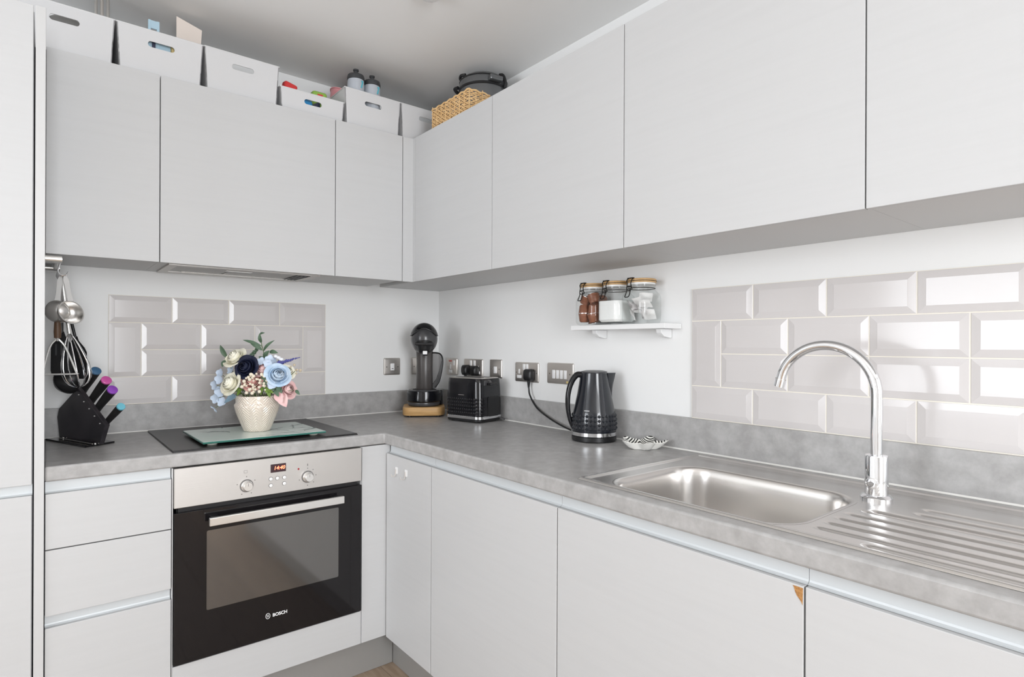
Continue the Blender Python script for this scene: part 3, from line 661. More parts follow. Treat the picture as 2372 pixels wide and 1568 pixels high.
# pink loose petals below
t = thing('petal_cluster', 'two loose pale pink petals hanging beside the vase neck', 'petals', tuple(vp(655, 925, 0.03)))
for (a, b, w) in (((648, 908, 0.03), (660, 944, 0.04), 0.020), ((640, 905, 0.035), (650, 936, 0.05), 0.017)):
    g = G(); leaf(g, vp(*a), vp(*b), w, cam_d, 0.12); part('petal', g, 'rose_pink', t)
g = G(); stem_to(g, vp(648, 908, 0.03), 0.0009); part('stem', g, 'stem_green', t)
florets('hydrangea_sprig', 'pale blue four-petal florets trailing down the side of the vase', [(vp(505, 866, 0.02), cam_d-VR*0.4+up3*0.2), (vp(492, 893, 0.03), cam_d-VR*0.5), (vp(503, 880, 0.035), cam_d-VR*0.2), (vp(494, 925, 0.035), cam_d-VR*0.2-up3*0.1), (vp(509, 932, 0.035), cam_d+up3*0.2), (vp(503, 912, 0.03), cam_d), (vp(492, 948, 0.03), cam_d*0.3-VR*0.6-up3*0.6), (vp(503, 905, 0.02), cam_d+VR*0.3)], 0.0165, 'hydrangea', group='florets in the vase')
florets('hydrangea_sprig', 'pale blue florets standing up behind the light blue rose', [(vp(600, 838, 0.02), cam_d+up3*0.5), (vp(620, 832, 0.02), cam_d+up3*0.6), (vp(628, 838, 0.0), cam_d+up3*0.3), (vp(626, 892, 0.06), cam_d), (vp(560, 868, 0.0), cam_d-VR*0.5), (vp(530, 858, 0.0), cam_d-VR*0.5+up3*0.4), (vp(616, 842, 0.03), cam_d+VR*0.2)], 0.0155, 'hydrangea', group='florets in the vase')
t = thing('bud_sprig', 'small white flower buds at the top beside the lavender spike', 'flower', tuple(vp(641, 829)))
for (u, v) in ((641, 829), (634, 826), (648, 833)): part('bud', G().sphere(vp(u, v, 0.0), 0.0085, (1, 1, 0.8), 12, 8), 'bud_white', t)
g = G(); stem_to(g, vp(641, 834), 0.001); part('stem', g, 'stem_green', t)
t = thing('berry_sprig', 'cluster of small creamy berries at the front of the vase', 'flower', tuple(vp(590, 890, 0.05)))
random.seed(5); g = G()
for k in range(52):
    a = random.random()*2*PI; q = math.sqrt(random.random()); u, v = 592+34*q*math.cos(a), 888+22*q*math.sin(a)
    if u > 600 and v > 905: continue
    g.sphere(vp(u, v, 0.055+random.uniform(-0.008, 0.010)), random.uniform(0.0036, 0.0054), (1,1,1), 8, 6)
part('berries', g, 'berry', t, kind='stuff')
for (u, v) in ((561, 884), (556, 897), (574, 880), (567, 911), (580, 912), (597, 908), (577, 868), (583, 872), (608, 872), (602, 868)):
    part('berry', G().sphere(vp(u, v, 0.062), 0.0062, (1,1,1), 10, 8), 'berry', t)
g = G(); stem_to(g, vp(590, 892, 0.045), 0.0012); part('stem', g, 'stem_green', t)
t = thing('dried_sprig', 'beige dried seed sprig at the outer edge of the bouquet', 'flower', tuple(vp(680, 858)))
random.seed(8)
for k in range(16):
    part('seed_head', G().sphere(vp(random.uniform(668, 694), random.uniform(842, 874), random.uniform(-0.04, -0.015)), random.uniform(0.003, 0.005), (1,1,1), 7, 5), 'beige_dry', t)
g = G(); stem_to(g, vp(680, 860), 0.001); part('stem', g, 'stem_green', t)
t = thing('lavender_sprig', 'purple-blue lavender spike pointing outwards from the bouquet', 'flower', tuple(vp(660, 836)))
for k in range(15):
    f_ = k/14; g = G(); c = vp(641+49*f_, 842-14*f_, 0.01)
    for i in range(3): g.sphere(c + Vector((random.uniform(-.003, .003), random.uniform(-.003, .003), random.uniform(-.004, .004)))*(1.2-f_), 0.0045*(1.15-0.75*f_), (1,1,1), 7, 5)
    part('lavender_bud', g, 'lavender', t)
g = G(); stem_to(g, vp(642, 842, 0.005), 0.001); part('stem', g, 'stem_green', t)
t = thing('seed_spike', 'dark green budded spike rising behind the navy rose', 'flower', tuple(vp(585, 815)))
for k in range(22):
    f_ = k/21; a = k*2.4; part('spike_bud', G().sphere(vp(577+16*f_, 826-20*f_, -0.01) + (VR*math.cos(a) + VF*math.sin(a))*0.006*(1.1-0.6*f_), 0.0036, (1,1,1.3), 6, 5), 'leaf_green', t)
g = G(); stem_to(g, vp(578, 824, -0.01), 0.0013); part('stem', g, 'stem_green', t)
t = thing('olive_sprig', 'green leafy sprig rising highest out of the bouquet', 'foliage', tuple(vp(604, 800)))
sp_ = [vp(606, 833, -0.01), vp(606, 815, -0.01), vp(602, 800, -0.01), vp(600, 785, -0.01)]
g = G(); g.tube(spline(sp_, 5), 0.0013, 6); stem_to(g, sp_[0], 0.0013); part('stem', g, 'stem_green', t)
for (b, tp, w) in (((604, 812), (572, 791), 0.0075), ((602, 802), (558, 788), 0.006), ((601, 795), (597, 772), 0.007), ((597, 775), (609, 771), 0.0045), ((606, 814), (632, 788), 0.006), ((608, 832), (620, 812), 0.010), ((620, 815), (640, 818), 0.008), ((606, 834), (595, 826), 0.008)):
    g = G(); leaf(g, vp(*b, -0.01), vp(*tp, 0.0), w, cam_d + up3*0.4, 0.14); part('leaf', g, 'leaf_green', t)
t = thing('olive_sprig', 'green leaves standing beside the left-hand cream rose', 'foliage', tuple(vp(516, 820)))
for (b, tp, w) in (((521, 830), (505, 800), 0.0085), ((517, 835), (510, 851), 0.008), ((524, 840), (512, 838), 0.006)):
    g = G(); leaf(g, vp(*b, -0.005), vp(*tp, 0.0), w, cam_d + up3*0.3, 0.10); part('leaf', g, 'leaf_green', t)
g = G(); stem_to(g, vp(521, 834, -0.005), 0.0012); part('stem', g, 'stem_green', t)
t = thing('leaf_sprig', 'fresh green leaves spilling over the vase rim', 'foliage', tuple(vp(600, 915, 0.05)))
for (b, tp, w, m) in (((618, 902), (622, 922), 0.007, 'leaf_fresh'), ((612, 900), (630, 912), 0.006, 'leaf_fresh'), ((606, 896), (600, 916), 0.006, 'leaf_fresh'), ((552, 900), (530, 914), 0.006, 'leaf_fresh'), ((556, 902), (545, 918), 0.006, 'leaf_fresh'), ((640, 895), (650, 912), 0.008, 'leaf_green'), ((633, 900), (642, 920), 0.008, 'leaf_green'), ((612, 880), (608, 902), 0.008, 'leaf_green'), ((681, 904), (691, 915), 0.006, 'leaf_green'), ((610, 896), (618, 914), 0.007, 'leaf_fresh'), ((628, 898), (616, 910), 0.007, 'leaf_fresh'), ((636, 888), (628, 906), 0.008, 'leaf_green'), ((646, 890), (640, 912), 0.008, 'leaf_green'), ((604, 868), (612, 884), 0.008, 'leaf_green'), ((545, 918), (515, 935), 0.010, 'leaf_dusty'), ((540, 915), (522, 928), 0.010, 'leaf_dusty')):
    g = G(); leaf(g, vp(*b, 0.045), vp(*tp, 0.055), w, cam_d + up3*0.5, 0.12); part('leaf', g, m, t)
g = G()
for (u, v) in ((618, 902), (552, 900), (640, 895), (678, 904), (545, 917)): stem_to(g, vp(u, v, 0.045), 0.0008)
part('stem', g, 'stem_green', t)

# ------------------------------------------------------------------ knife block with four knives
KO = Vector((-1.556, -0.0931, 0)); KD = Vector((0.3549, -0.9349, 0)); KN = Vector((0.9349, 0.3549, 0))
t = thing('knife_block', 'black acrylic knife block tilted on a thin base plate', 'knife block', (-1.50, -0.20, ZW))
def kp(s, tt, z): return KO + KD*s + KN*tt + Vector((0, 0, z))
g = G(); g.prism([(-0.045, -0.022), (0.228, -0.022), (0.205, 0.075), (-0.045, 0.075)], (0, 0, 0.006), (KO.x, KO.y, ZW+0.0005), KD, KN, 0.001, 1)
part('base_plate', g, 'black_gloss', t)
prof = [(0.0975, 1.083), (0.279, 0.972), (0.243, 0.907), (-0.030, 0.907), (-0.046, 0.976), (-0.034, 1.006)]
g = G(); g.prism(prof, KN*0.014, KO + KN*0.012, KD, (0,0,1), 0.002, 2); part('block', g, 'acrylic', t)
for s in (0.01, 0.225): part('corner_stud', G().sphere(kp(s, 0.008, 0.9085), 0.004, (1,1,1), 10, 6), 'bright_steel', t)
for k in range(5):
    f_ = (k+0.6)/5.2; s = 0.0975+(0.279-0.0975)*f_-0.012; z = 1.083-(1.083-0.972)*f_-0.010
    part('stud', G().sphere(kp(s, 0.0115, z), 0.0022, (1,1,1), 8, 6), 'bright_steel', t)
part('rod', G().tube([kp(0.0, 0.0, 0.9095), kp(0.225, 0.0, 0.9095)], 0.0018, 6), 'plate_steel', t)
sd = Vector((0.279-0.0975, 0.972-1.083)); sd = sd/sd.length
for (bs, es, col, lab, r) in (((-1.494, -0.1438, 1.0698), (-1.4623, -0.2273, 1.1408), 'knife_blue', 'black kitchen knife handle with a dark blue end, highest in the block', 0.0150), ((-1.4741, -0.196, 1.0391), (-1.4385, -0.29, 1.1117), 'knife_pink', 'black kitchen knife handle with a pink end in the block', 0.0150), ((-1.4599, -0.2336, 1.0141), (-1.4249, -0.3256, 1.0825), 'knife_purple', 'black kitchen knife handle with a purple end in the block', 0.0150), ((-1.44, -0.2859, 0.971), (-1.4061, -0.3754, 1.0313), 'knife_aqua', 'black paring knife handle with a pale aqua end, lowest in the block', 0.0120)):
    b, e = Vector(bs), Vector(es); d = (e-b).normalized()
    t = thing('kitchen_knife', lab, 'knife', tuple(b), 0, 'knives in the knife block')
    part('handle', G().tube([b-d*0.004, b+d*0.02, b+(e-b)*0.6, e-d*0.005], [r*0.80, r*0.78, r*0.92, r], 18), 'black_matte', t)
    part('end_cap', G().tube([e-d*0.005, e, e+d*0.0015], [r*1.03, r*1.03, r*0.9], 18), col, t)
    sd3 = KN
    bl = G(); p = b - d*0.004; q = p - d*0.045; side = d.cross(KN).normalized()
    bl._faces([p+side*0.010+KN*0.0008, p-side*0.010+KN*0.0008, q-side*0.010+KN*0.0008, q+side*0.010+KN*0.0008, p+side*0.010-KN*0.0008, p-side*0.010-KN*0.0008, q-side*0.010-KN*0.0008, q+side*0.010-KN*0.0008], [(0,1,2,3), (7,6,5,4), (0,4,5,1), (1,5,6,2), (2,6,7,3), (3,7,4,0)])
    part('blade', bl, 'bright_steel', t)

# ------------------------------------------------------------------ utensil rail on the tall cabinet's side, with hanging tools
RX = XP1 + 0.030
t = thing('utensil_rail', 'satin steel utensil rail fixed to the side of the tall cabinet', 'rail', (RX, -0.2, 1.47))
part('bracket', G().cyl((XP1+0.0005, -0.338, 1.487), (RX+0.012, -0.338, 1.487), 0.0125, seg=20), 'bright_steel', t)
part('bracket', G().cyl((XP1+0.0005, -0.06, 1.487), (RX+0.012, -0.06, 1.487), 0.0125, seg=20), 'bright_steel', t)
part('bar', G().cyl((RX, -0.338, 1.487), (RX, -0.06, 1.487), 0.006, seg=12), 'steel', t)
def s_hook(y, label, x=RX):
    z = 1.487
    p = [(x-0.008, y, z-0.004), (x-0.0085, y, z+0.003), (x, y, z+0.0085), (x+0.0085, y, z+0.002), (x+0.006, y, z-0.016), (x+0.002, y, z-0.034), (x+0.010, y, z-0.046), (x+0.022, y, z-0.044), (x+0.028, y, z-0.034)]
    solo('s_hook', G().tube(spline(p, 6), 0.0018, 8), 'chrome', label, 'hook', 'hooks on the utensil rail')
for y, w in ((-0.318, 'the open measuring cup'), (-0.285, 'the rear measuring cup'), (-0.268, 'the masher'), (-0.245, 'the whisk'), (-0.205, 'the slotted spatula'), (-0.165, 'the serving spoon'), (-0.128, 'the plain turner')): s_hook(y, 'steel S-hook on the utensil rail holding ' + w)
HXk, HZk = RX+0.013, 1.487-0.048
def measuring_cup(y, drop, R, label, tilt, dx=0):
    t = thing('measuring_cup', label, 'measuring cup', (HXk+dx, y, HZk-drop-R), 0)
    c = Vector((HXk+dx, y, HZk-drop))
    M = Matrix.Translation(c) @ Matrix.Rotation(tilt, 4, 'Z') @ Matrix.Rotation(PI/2*0.82, 4, 'X')
    pr_ = [(R*0.25, -R*0.82), (R*0.62, -R*0.70), (R*0.90, -R*0.38), (R*0.99, 0.0), (R*1.06, 0.0), (R*1.06, 0.0016), (R*0.96, 0.0016), (R*0.86, -R*0.36), (R*0.58, -R*0.66), (R*0.2, -R*0.77)]
    part('cup', G().lathe(pr_, (0,0,0), 36).rot(M), 'steel', t)
    top = Vector((HXk+dx*0.3, y+0.002, HZk+0.004)); b = c + Vector((-0.001, 0.004, R*0.98)); d = top-b; side = Vector((1, 0, 0)); n = len(range(6)); A = []; Bv = []
    g = G(); n_ = d.cross(side).normalized()*0.0011
    w = [0.008, 0.0062, 0.006, 0.0066, 0.0072, 0.003]
    ring = []
    for k in range(6):
        p = b + d*(k/5); ring.append([p+side*w[k]+n_, p-side*w[k]+n_, p-side*w[k]-n_, p+side*w[k]-n_])
    g.ring(ring); part('handle', g, 'tool_steel', t)
measuring_cup(-0.315, 0.112, 0.036, 'brushed steel measuring cup, the open one hanging outermost on the rail', 0.55, 0.022)
measuring_cup(-0.282, 0.110, 0.034, 'brushed steel measuring cup hanging behind the open one', 2.6, -0.010)
def whisk(y, label):
    t = thing('whisk', label, 'whisk', (HXk+0.03, y, 1.16))
    top = Vector((HXk, y, HZk+0.002)); b = Vector((HXk+0.020, y, 1.262))
    part('handle', G().tube([top, top+(b-top)*0.3, b], [0.004, 0.006, 0.0055], 12), 'bright_steel', t)
    d = Vector((0.16, 0, -1)).normalized(); ax = Vector((1, 0, 0.16)).normalized(); ay = Vector((0, 1, 0)); L = 0.176; Wd = 0.054
    for k in range(6):
        a = k*PI/6; e = ax*math.cos(a)+ay*math.sin(a); pts = []
        for j in range(25):
            s = j/24*2-1; sg = math.cos(PI*(j/24))
            q = abs(s); zz = L*(1-q**2.4); ww = Wd*math.sin(PI*min(1, (1-q)**0.75)*0.62)/math.sin(PI*0.62) if q < 1 else 0
            # teardrop outline
            tt = j/24*2*PI; zz = L*(0.5-0.5*math.cos(tt)); ww = Wd*math.sin(tt)*(0.30+0.70*(zz/L)**1.1)*1.02
            pts.append(b + d*zz + e*ww)
        part('wire', G().tube(pts, 0.0011, 6), 'chrome', t)
whisk(-0.245, 'steel balloon whisk hanging from the utensil rail')
def hang_tool(name, label, y, head, m, hm, x=0, zb=1.25):
    t = thing(name, label, 'utensil', (HXk+x, y, 1.16))
    top = Vector((HXk, y, HZk+0.002)); b = Vector((HXk+x, y, zb))
    part('handle', G().tube([top, top+(b-top)*0.5, b], [0.0035, 0.0055, 0.0045], 10), hm, t)
    head(t, b)
def spat_head(t, b, w=0.032, L=0.095, slots=True, m='black_plastic'):
    g = G(); M = Matrix.Translation(b)
    o = [(-0.006, 0.004), (0.006, 0.004), (0.010, -0.012), (w*0.8, -0.034), (w, -0.050), (w*1.02, -L+0.016), (w*0.92, -L+0.005), (w*0.72, -L), (-w*0.72, -L), (-w*0.92, -L+0.005), (-w*1.02, -L+0.016), (-w, -0.050), (-w*0.8, -0.034), (-0.010, -0.012)]
    g.prism(o, (0, 0.003, 0), b, (0.92, -0.39, 0), (0, 0, 1), 0.0008, 1); part('blade', g, m, t)
    if slots:
        for k in (-1, 0, 1):
            p = b + Vector((0.92, -0.39, 0))*(k*w*0.5) + Vector((-0.0006, -0.0006, -0.04))
            g = G(); g.prism(rrect(0.005, 0.038, 0.002, 2, 0, -0.015), (0, 0.004, 0), p, (0.92, -0.39, 0), (0, 0, 1)); part('slot', g, 'dark_grey', t)
def ladle_head(t, b, R=0.038, m='black_plastic'):
    M = Matrix.Translation(b + Vector((0.012, -0.012, -0.062))) @ Matrix.Rotation(0.6, 4, 'Z') @ Matrix.Rotation(1.15, 4, 'X')
    part('bowl', G().lathe([(R*0.2, -R*0.62), (R*0.7, -R*0.45), (R, 0), (R*0.95, 0.001), (R*0.64, -R*0.40), (R*0.15, -R*0.55)], (0,0,0), 28).rot(M), m, t)
    part('neck', G().tube([b+Vector((0,0,0.004)), b + Vector((0.004, -0.004, -0.028))], 0.005, 8), m, t)
def masher_head(t, b):
    part('grip', G().tube([b+Vector((0, 0, 0.01)), b+Vector((0, 0, 0.03)), b+Vector((0, 0, 0.075))], [0.009, 0.010, 0.008], 12), 'brown_wood', t)
    part('frame', G().tube(spline([b+Vector((0, 0, 0.01)), b+Vector((-0.02, 0, -0.02)), b+Vector((-0.035, 0, -0.095)), b+Vector((-0.033, -0.002, -0.103)), b+Vector((0.045, -0.02, -0.103)), b+Vector((0.046, -0.02, -0.096)), b+Vector((0.02, -0.004, -0.02)), b+Vector((0.0, 0, 0.01))], 5), 0.003, 8), 'bright_steel', t)
hang_tool('spatula', 'black slotted spatula hanging behind the whisk', -0.205, lambda t, b: spat_head(t, b, 0.030, 0.140), 'black_plastic', 'black_plastic', 0.002, 1.265)
hang_tool('ladle', 'black serving spoon hanging on the utensil rail against the wall side', -0.165, lambda t, b: ladle_head(t, b, 0.042), 'black_plastic', 'steel', 0.004, 1.165)
hang_tool('masher', 'steel wire potato masher with a brown handle on the utensil rail', -0.268, masher_head, 'bright_steel', 'tool_steel', -0.010, 1.237)
hang_tool('spatula', 'plain black turner hanging furthest back on the utensil rail', -0.128, lambda t, b: spat_head(t, b, 0.034, 0.140, False), 'black_plastic', 'black_plastic', 0.040, 1.25)

# ------------------------------------------------------------------ sockets and switches
def face_frame(wall, u, z):
    """local x right, y up, z out of the wall, as seen from the room"""
    if wall == 'A': return Matrix(((1,0,0,u),(0,0,-1,0),(0,1,0,z),(0,0,0,1)))
    return Matrix(((0,0,-1,0),(-1,0,0,u),(0,1,0,z),(0,0,0,1)))
def plate(name, label, cat, wall, u, z, w, parts, group='steel wall plates above the worktop'):
    M = face_frame(wall, u, z); loc = M @ Vector((0, -0.043, 0.0))
    t = thing(name, label, cat, tuple(loc), 0, group); h = 0.0835
    def rg(w, h, r, zz): return [(x, y, zz) for (x, y) in rrect(w, h, r, 4)]
    part('plate', G().ring([rg(w, h, 0.006, 0.0006), rg(w, h, 0.006, 0.0035), rg(w-0.003, h-0.003, 0.005, 0.0062), rg(w-0.012, h-0.012, 0.004, 0.0072)]).rot(M), 'plate_steel', t, ang=25)
    for (nm, cx, cy, pw_, ph_, m, dep) in parts:
        part(nm, G().ring([rg(pw_, ph_, min(0.002, pw_*.3), 0.0070), rg(pw_, ph_, min(0.002, pw_*.3), 0.0072+dep), rg(pw_*0.9, ph_*0.94, min(0.0015, pw_*.25), 0.0078+dep)]).rot(M @ Matrix.Translation((cx, cy, 0))), m, t)
    return t, M
def screws(d): return [('screw', -d, -0.002, 0.0055, 0.0055, 'screw', 0.0004), ('screw', d, -0.002, 0.0055, 0.0055, 'screw', 0.0004)]
plate('light_switch', 'brushed steel single switch plate on the wall beside the tiled hob panel', 'switch', 'A', -0.268, 1.122, 0.088, screws(0.030) + [('rocker', 0, -0.002, 0.020, 0.034, 'socket_white', 0.002), ('rocker_mark', 0, -0.010, 0.010, 0.003, 'screw', 0.0032)])
plate('light_switch', 'brushed steel switch plate half hidden behind the coffee machine', 'switch', 'A', -0.1176, 1.122, 0.088, screws(0.030) + [('rocker', 0, -0.002, 0.020, 0.034, 'socket_white', 0.002)])
def socket_parts(cx, side):
    s = side
    return [('socket_hole', cx, 0.0, 0.008, 0.020, 'socket_white', 0.0006), ('socket_base', cx+0.001, -0.022, 0.026, 0.013, 'socket_white', 0.0006)]
plate('wall_socket', 'brushed steel single socket with a red marker, above the toaster', 'socket', 'B', -0.132, 1.1205, 0.096, [('socket_hole', -0.008, -0.001, 0.010, 0.024, 'socket_white', 0.0006), ('socket_base', -0.008, -0.024, 0.030, 0.014, 'socket_white', 0.0006), ('rocker', 0.022, 0.018, 0.013, 0.024, 'socket_white', 0.002), ('marker', -0.010, 0.028, 0.028, 0.008, 'socket_red', 0.0005)])
def plug(M, cx, cy, label, w=0.046, group='black plugs in the wall sockets'):
    loc = M @ Vector((cx, cy-0.025, 0.03)); t = thing('plug', label, 'plug', tuple(loc), 0, group)
    def rg(w, h, r, zz): return [(x+cx, y+cy, zz) for (x, y) in rrect(w, h, r, 5)]
    part('plug_body', G().ring([rg(w, 0.048, 0.012, 0.0092), rg(w, 0.050, 0.013, 0.020), rg(w*0.93, 0.047, 0.014, 0.029), rg(w*0.68, 0.034, 0.012, 0.034)]).rot(M), 'black_plastic', t)
    part('cord_grip', G().tube([M @ Vector((cx, cy-0.018, 0.019)), M @ Vector((cx, cy-0.030, 0.019)), M @ Vector((cx, cy-0.052, 0.019))], [0.0075, 0.0068, 0.0042], 12), 'black_plastic', t)
    return t
ps, M4 = plate('wall_socket', 'brushed steel double socket with two black plugs behind the toaster', 'socket', 'B', -0.318, 1.1205, 0.152, [('rocker', -0.016, 0.022, 0.014, 0.026, 'socket_white', 0.002), ('rocker', 0.014, 0.022, 0.014, 0.026, 'socket_white', 0.002)] + screws(0.062) + socket_parts(-0.044, 1) + socket_parts(0.044, 1))
plug(M4, -0.044, -0.012, 'black plug in the double socket behind the toaster, next to the corner'); plug(M4, 0.030, -0.014, 'black plug in the double socket behind the toaster, next to the single switch')
plate('light_switch', 'brushed steel single switch plate between the two double sockets', 'switch', 'B', -0.495, 1.1225, 0.0875, screws(0.028) + [('rocker', 0, -0.006, 0.020, 0.030, 'socket_white', 0.002)])
ps, M6 = plate('wall_socket', 'brushed steel double socket holding the kettle plug', 'socket', 'B', -0.7105, 1.115, 0.150, [('rocker', -0.014, 0.022, 0.014, 0.025, 'socket_white', 0.002), ('rocker', 0.006, 0.022, 0.014, 0.025, 'socket_white', 0.002)] + screws(0.066) + [('socket_hole', -0.046, 0.002, 0.009, 0.020, 'socket_white', 0.0006), ('socket_base', -0.046, -0.020, 0.030, 0.013, 'socket_white', 0.0006), ('socket_base', 0.036, -0.020, 0.028, 0.013, 'socket_white', 0.0006)])
kpl = plug(M6, 0.030, -0.010, 'black kettle plug with its cord in the double socket', 0.052)
plate('light_switch', 'brushed steel four-gang switch plate between kettle and double socket', 'switch', 'B', -0.9145, 1.118, 0.149, screws(0.058) + [('rocker', -0.033+0.022*k, -0.004, 0.0155, 0.034, 'socket_white', 0.002) for k in range(4)] + [('sticker', 0.044, -0.033, 0.012, 0.009, 'mustard', 0.0003)])

# ------------------------------------------------------------------ coffee machine on its bamboo board
MX, MY = -0.205, -0.203
CT = -0.531
t = thing('bamboo_board', 'thick rounded bamboo board under the coffee machine', 'board', (MX, MY, ZW), CT)
def rr_ring(w, d, r, z, n=6, cy=0): return [(x, y, z) for (x, y) in rrect(w, d, r, n, 0, cy)]
part('board', G().ring([rr_ring(0.186, 0.186, 0.040, 0.007), rr_ring(0.192, 0.192, 0.043, 0.011), rr_ring(0.192, 0.192, 0.043, 0.040), rr_ring(0.187, 0.187, 0.041, 0.0445)]), 'bamboo', t, False)
for sx in (-1, 1):
    for sy in (-1, 1): part('foot', G().lathe([(0.010, 0.0003), (0.011, 0.003), (0.010, 0.007)], (sx*0.065, sy*0.065, 0), 14), 'black_plastic', t, False)
Z0 = ZW + 0.0448
t = thing('coffee_machine', 'dark grey capsule coffee machine with a round head and water tank', 'coffee machine', (MX, MY, Z0), CT)
part('foot_ring', G().lathe([(0.066, 0.0003), (0.072, 0.004), (0.075, 0.016), (0.074, 0.019)], (0, -0.008, 0), 40, sx=1.0, sy=0.92), 'dark_grey', t, False)
part('base', G().lathe([(0.074, 0.0195), (0.0785, 0.024), (0.079, 0.060), (0.077, 0.070), (0.070, 0.074), (0.052, 0.074), (0.050, 0.070)], (0, -0.008, 0), 48, sx=1.0, sy=0.95), 'black_gloss', t, False)
part('base_wing', G().ring([rr_ring(0.088, 0.085, 0.03, 0.004, 5, 0.038), rr_ring(0.088, 0.085, 0.03, 0.066, 5, 0.038), rr_ring(0.080, 0.078, 0.028, 0.072, 5, 0.038)]).rot(Matrix.Translation((0.045, 0, 0))), 'black_gloss', t, False)
part('base_rim', G().lathe([(0.0705, 0.074), (0.077, 0.071), (0.074, 0.0755), (0.054, 0.0765), (0.052, 0.074)], (0, -0.008, 0), 48, sx=1.0, sy=0.95, cap0=False, cap1=False), 'machine_grey', t, False)
part('drip_tray', G().lathe([(0.050, 0.070), (0.050, 0.073), (0.006, 0.0735)], (0, -0.010, 0), 32), 'black_matte', t, False)
# column: curved sheet from base up into the head
def colpt(u, v):
    a = (u-0.5)*PI*1.15; w = 0.040 - 0.002*math.sin(PI*v); z = 0.072 + 0.19*v; back = 0.030 - 0.010*math.sin(v*PI)
    return (0.002+w*math.sin(a)/math.sin(PI*0.5), back - 0.032*math.cos(a), z)
def colring(v): return [colpt(i/18, v) for i in range(19)] + [(0.036, 0.062, 0.072+0.19*v), (-0.036, 0.062, 0.072+0.19*v)]
part('column', G().ring([colring(k/8) for k in range(9)]), 'column_grey', t, False)
HZc = 0.312
head = G(); head.sphere((0, -0.010, HZc), 0.062, (1.0, 1.10, 1.16), 32, 20); part('head', head, 'machine_grey', t, False)
def cap_fn(u, v):
    a = (u-0.5)*PI*1.16; lo = PI*(0.06 + 0.15*max(0.0, math.cos(a*1.35))**1.5); b = lo + v*(PI*0.5-lo)
    r = 0.0645 + 0.0012*(1-v); return (r*math.cos(b)*math.sin(a), -0.010 - r*1.10*math.cos(b)*math.cos(a), HZc + r*1.165*math.sin(b))
part('locking_handle', G().grid(cap_fn, 28, 10), 'black_gloss', t, False)
part('handle_lip', G().tube([cap_fn(0.02+0.96*k/30, 0.0) for k in range(31)], 0.0016, 6), 'black_plastic', t, False)
part('capsule_holder', G().lathe([(0.016, -0.040), (0.026, -0.034), (0.031, -0.020), (0.034, -0.004), (0.040, 0.004), (0.041, 0.016), (0.034, 0.020)], (0, -0.050, HZc-0.028), 32, sx=1.0, sy=0.78), 'black_plastic', t, False)
part('holder_grip', G().box(-0.043, 0.043, -0.086, -0.058, HZc-0.030, HZc-0.018, 0.004), 'black_matte', t, False)
part('nozzle', G().lathe([(0.011, -0.012), (0.014, 0.0), (0.018, 0.006)], (0.004, -0.060, HZc-0.066), 20), 'black_plastic', t, False)
part('nozzle_tip', G().box(-0.006, 0.014, -0.084, -0.076, HZc-0.072, HZc-0.056, 0.002), 'socket_white', t, False)
# water tank to the right, behind the column
tk = [(0.038, 0.088), (0.052, 0.086), (0.066, 0.105), (0.078, 0.150), (0.084, 0.195), (0.083, 0.222), (0.074, 0.238), (0.056, 0.243), (0.038, 0.243)]
part('water_tank', G().prism([(x, z) for x, z in tk], (0, 0.048, 0), (0, 0.014, 0), (1,0,0), (0,0,1), 0.003, 2), 'tank', t, False)
part('tank_band', G().tube(spline([(0.050, 0.014, 0.084), (0.068, 0.014, 0.106), (0.080, 0.014, 0.150), (0.0865, 0.014, 0.195), (0.085, 0.014, 0.224), (0.074, 0.014, 0.241), (0.056, 0.014, 0.246), (0.038, 0.014, 0.246)], 6), 0.0036, 8), 'black_plastic', t, False)
part('tank_shell', G().prism([(0.040, 0.076), (0.056, 0.080), (0.070, 0.103), (0.082, 0.150), (0.0885, 0.195), (0.087, 0.222), (0.082, 0.205), (0.071, 0.158), (0.056, 0.118), (0.040, 0.096)], (0, 0.052, 0), (0, 0.012, 0), (1,0,0), (0,0,1)), 'black_plastic', t, False)
# ------------------------------------------------------------------ toaster
TT = -1.325
t = thing('toaster', 'glossy black two-slice toaster with a diamond-pattern side and chrome strip', 'toaster', (-0.1275, -0.500, ZW), TT)
w_, d_ = 0.205, 0.165
def tr(z, k, r=0.032): return [(x, y, z) for (x, y) in rrect(w_*k, d_*k, r, 6)]
part('body', G().ring([tr(0.028, 0.985), tr(0.030, 1.0), tr(0.10, 0.985), tr(0.160, 0.955), tr(0.180, 0.935, 0.03), tr(0.186, 0.91, 0.028)]), 'black_gloss', t, False, ang=30)
part('base', G().ring([tr(0.0045, 0.93), tr(0.006, 0.97), tr(0.0155, 0.975)]), 'black_plastic', t, False)
part('chrome_strip', G().ring([tr(0.0158, 1.0), tr(0.0168, 1.008), tr(0.0268, 1.006), tr(0.0278, 0.995)]), 'chrome', t, False)
part('top_panel', G().ring([tr(0.1862, 0.88, 0.026), tr(0.1885, 0.86, 0.025)]), 'plate_steel', t, False)
for sy in (-0.026, 0.026): part('slot', G().box(-0.072, 0.068, sy-0.012, sy+0.012, 0.1886, 0.1896, 0.0003, 1), 'black_matte', t, False)
g = G()
def studs(g, ptfn, nrm, n, rows, wdt, hgt):
    for j in range(rows):
        for i in range(n):
            c = ptfn(i, j)
            c = Vector(c); nv = Vector(nrm(i)).normalized(); tx = Vector((-nv.y, nv.x, 0))
            a = [c + tx*wdt/2, c + Vector((0,0,hgt/2)), c - tx*wdt/2, c - Vector((0,0,hgt/2))]
            b = g.bm.verts.new(c + nv*wdt*0.30); vv = [g.bm.verts.new(p) for p in a]
            for k in range(4): g.bm.faces.new([vv[k], vv[(k+1) % 4], b])
nn_ = 14; sg = []
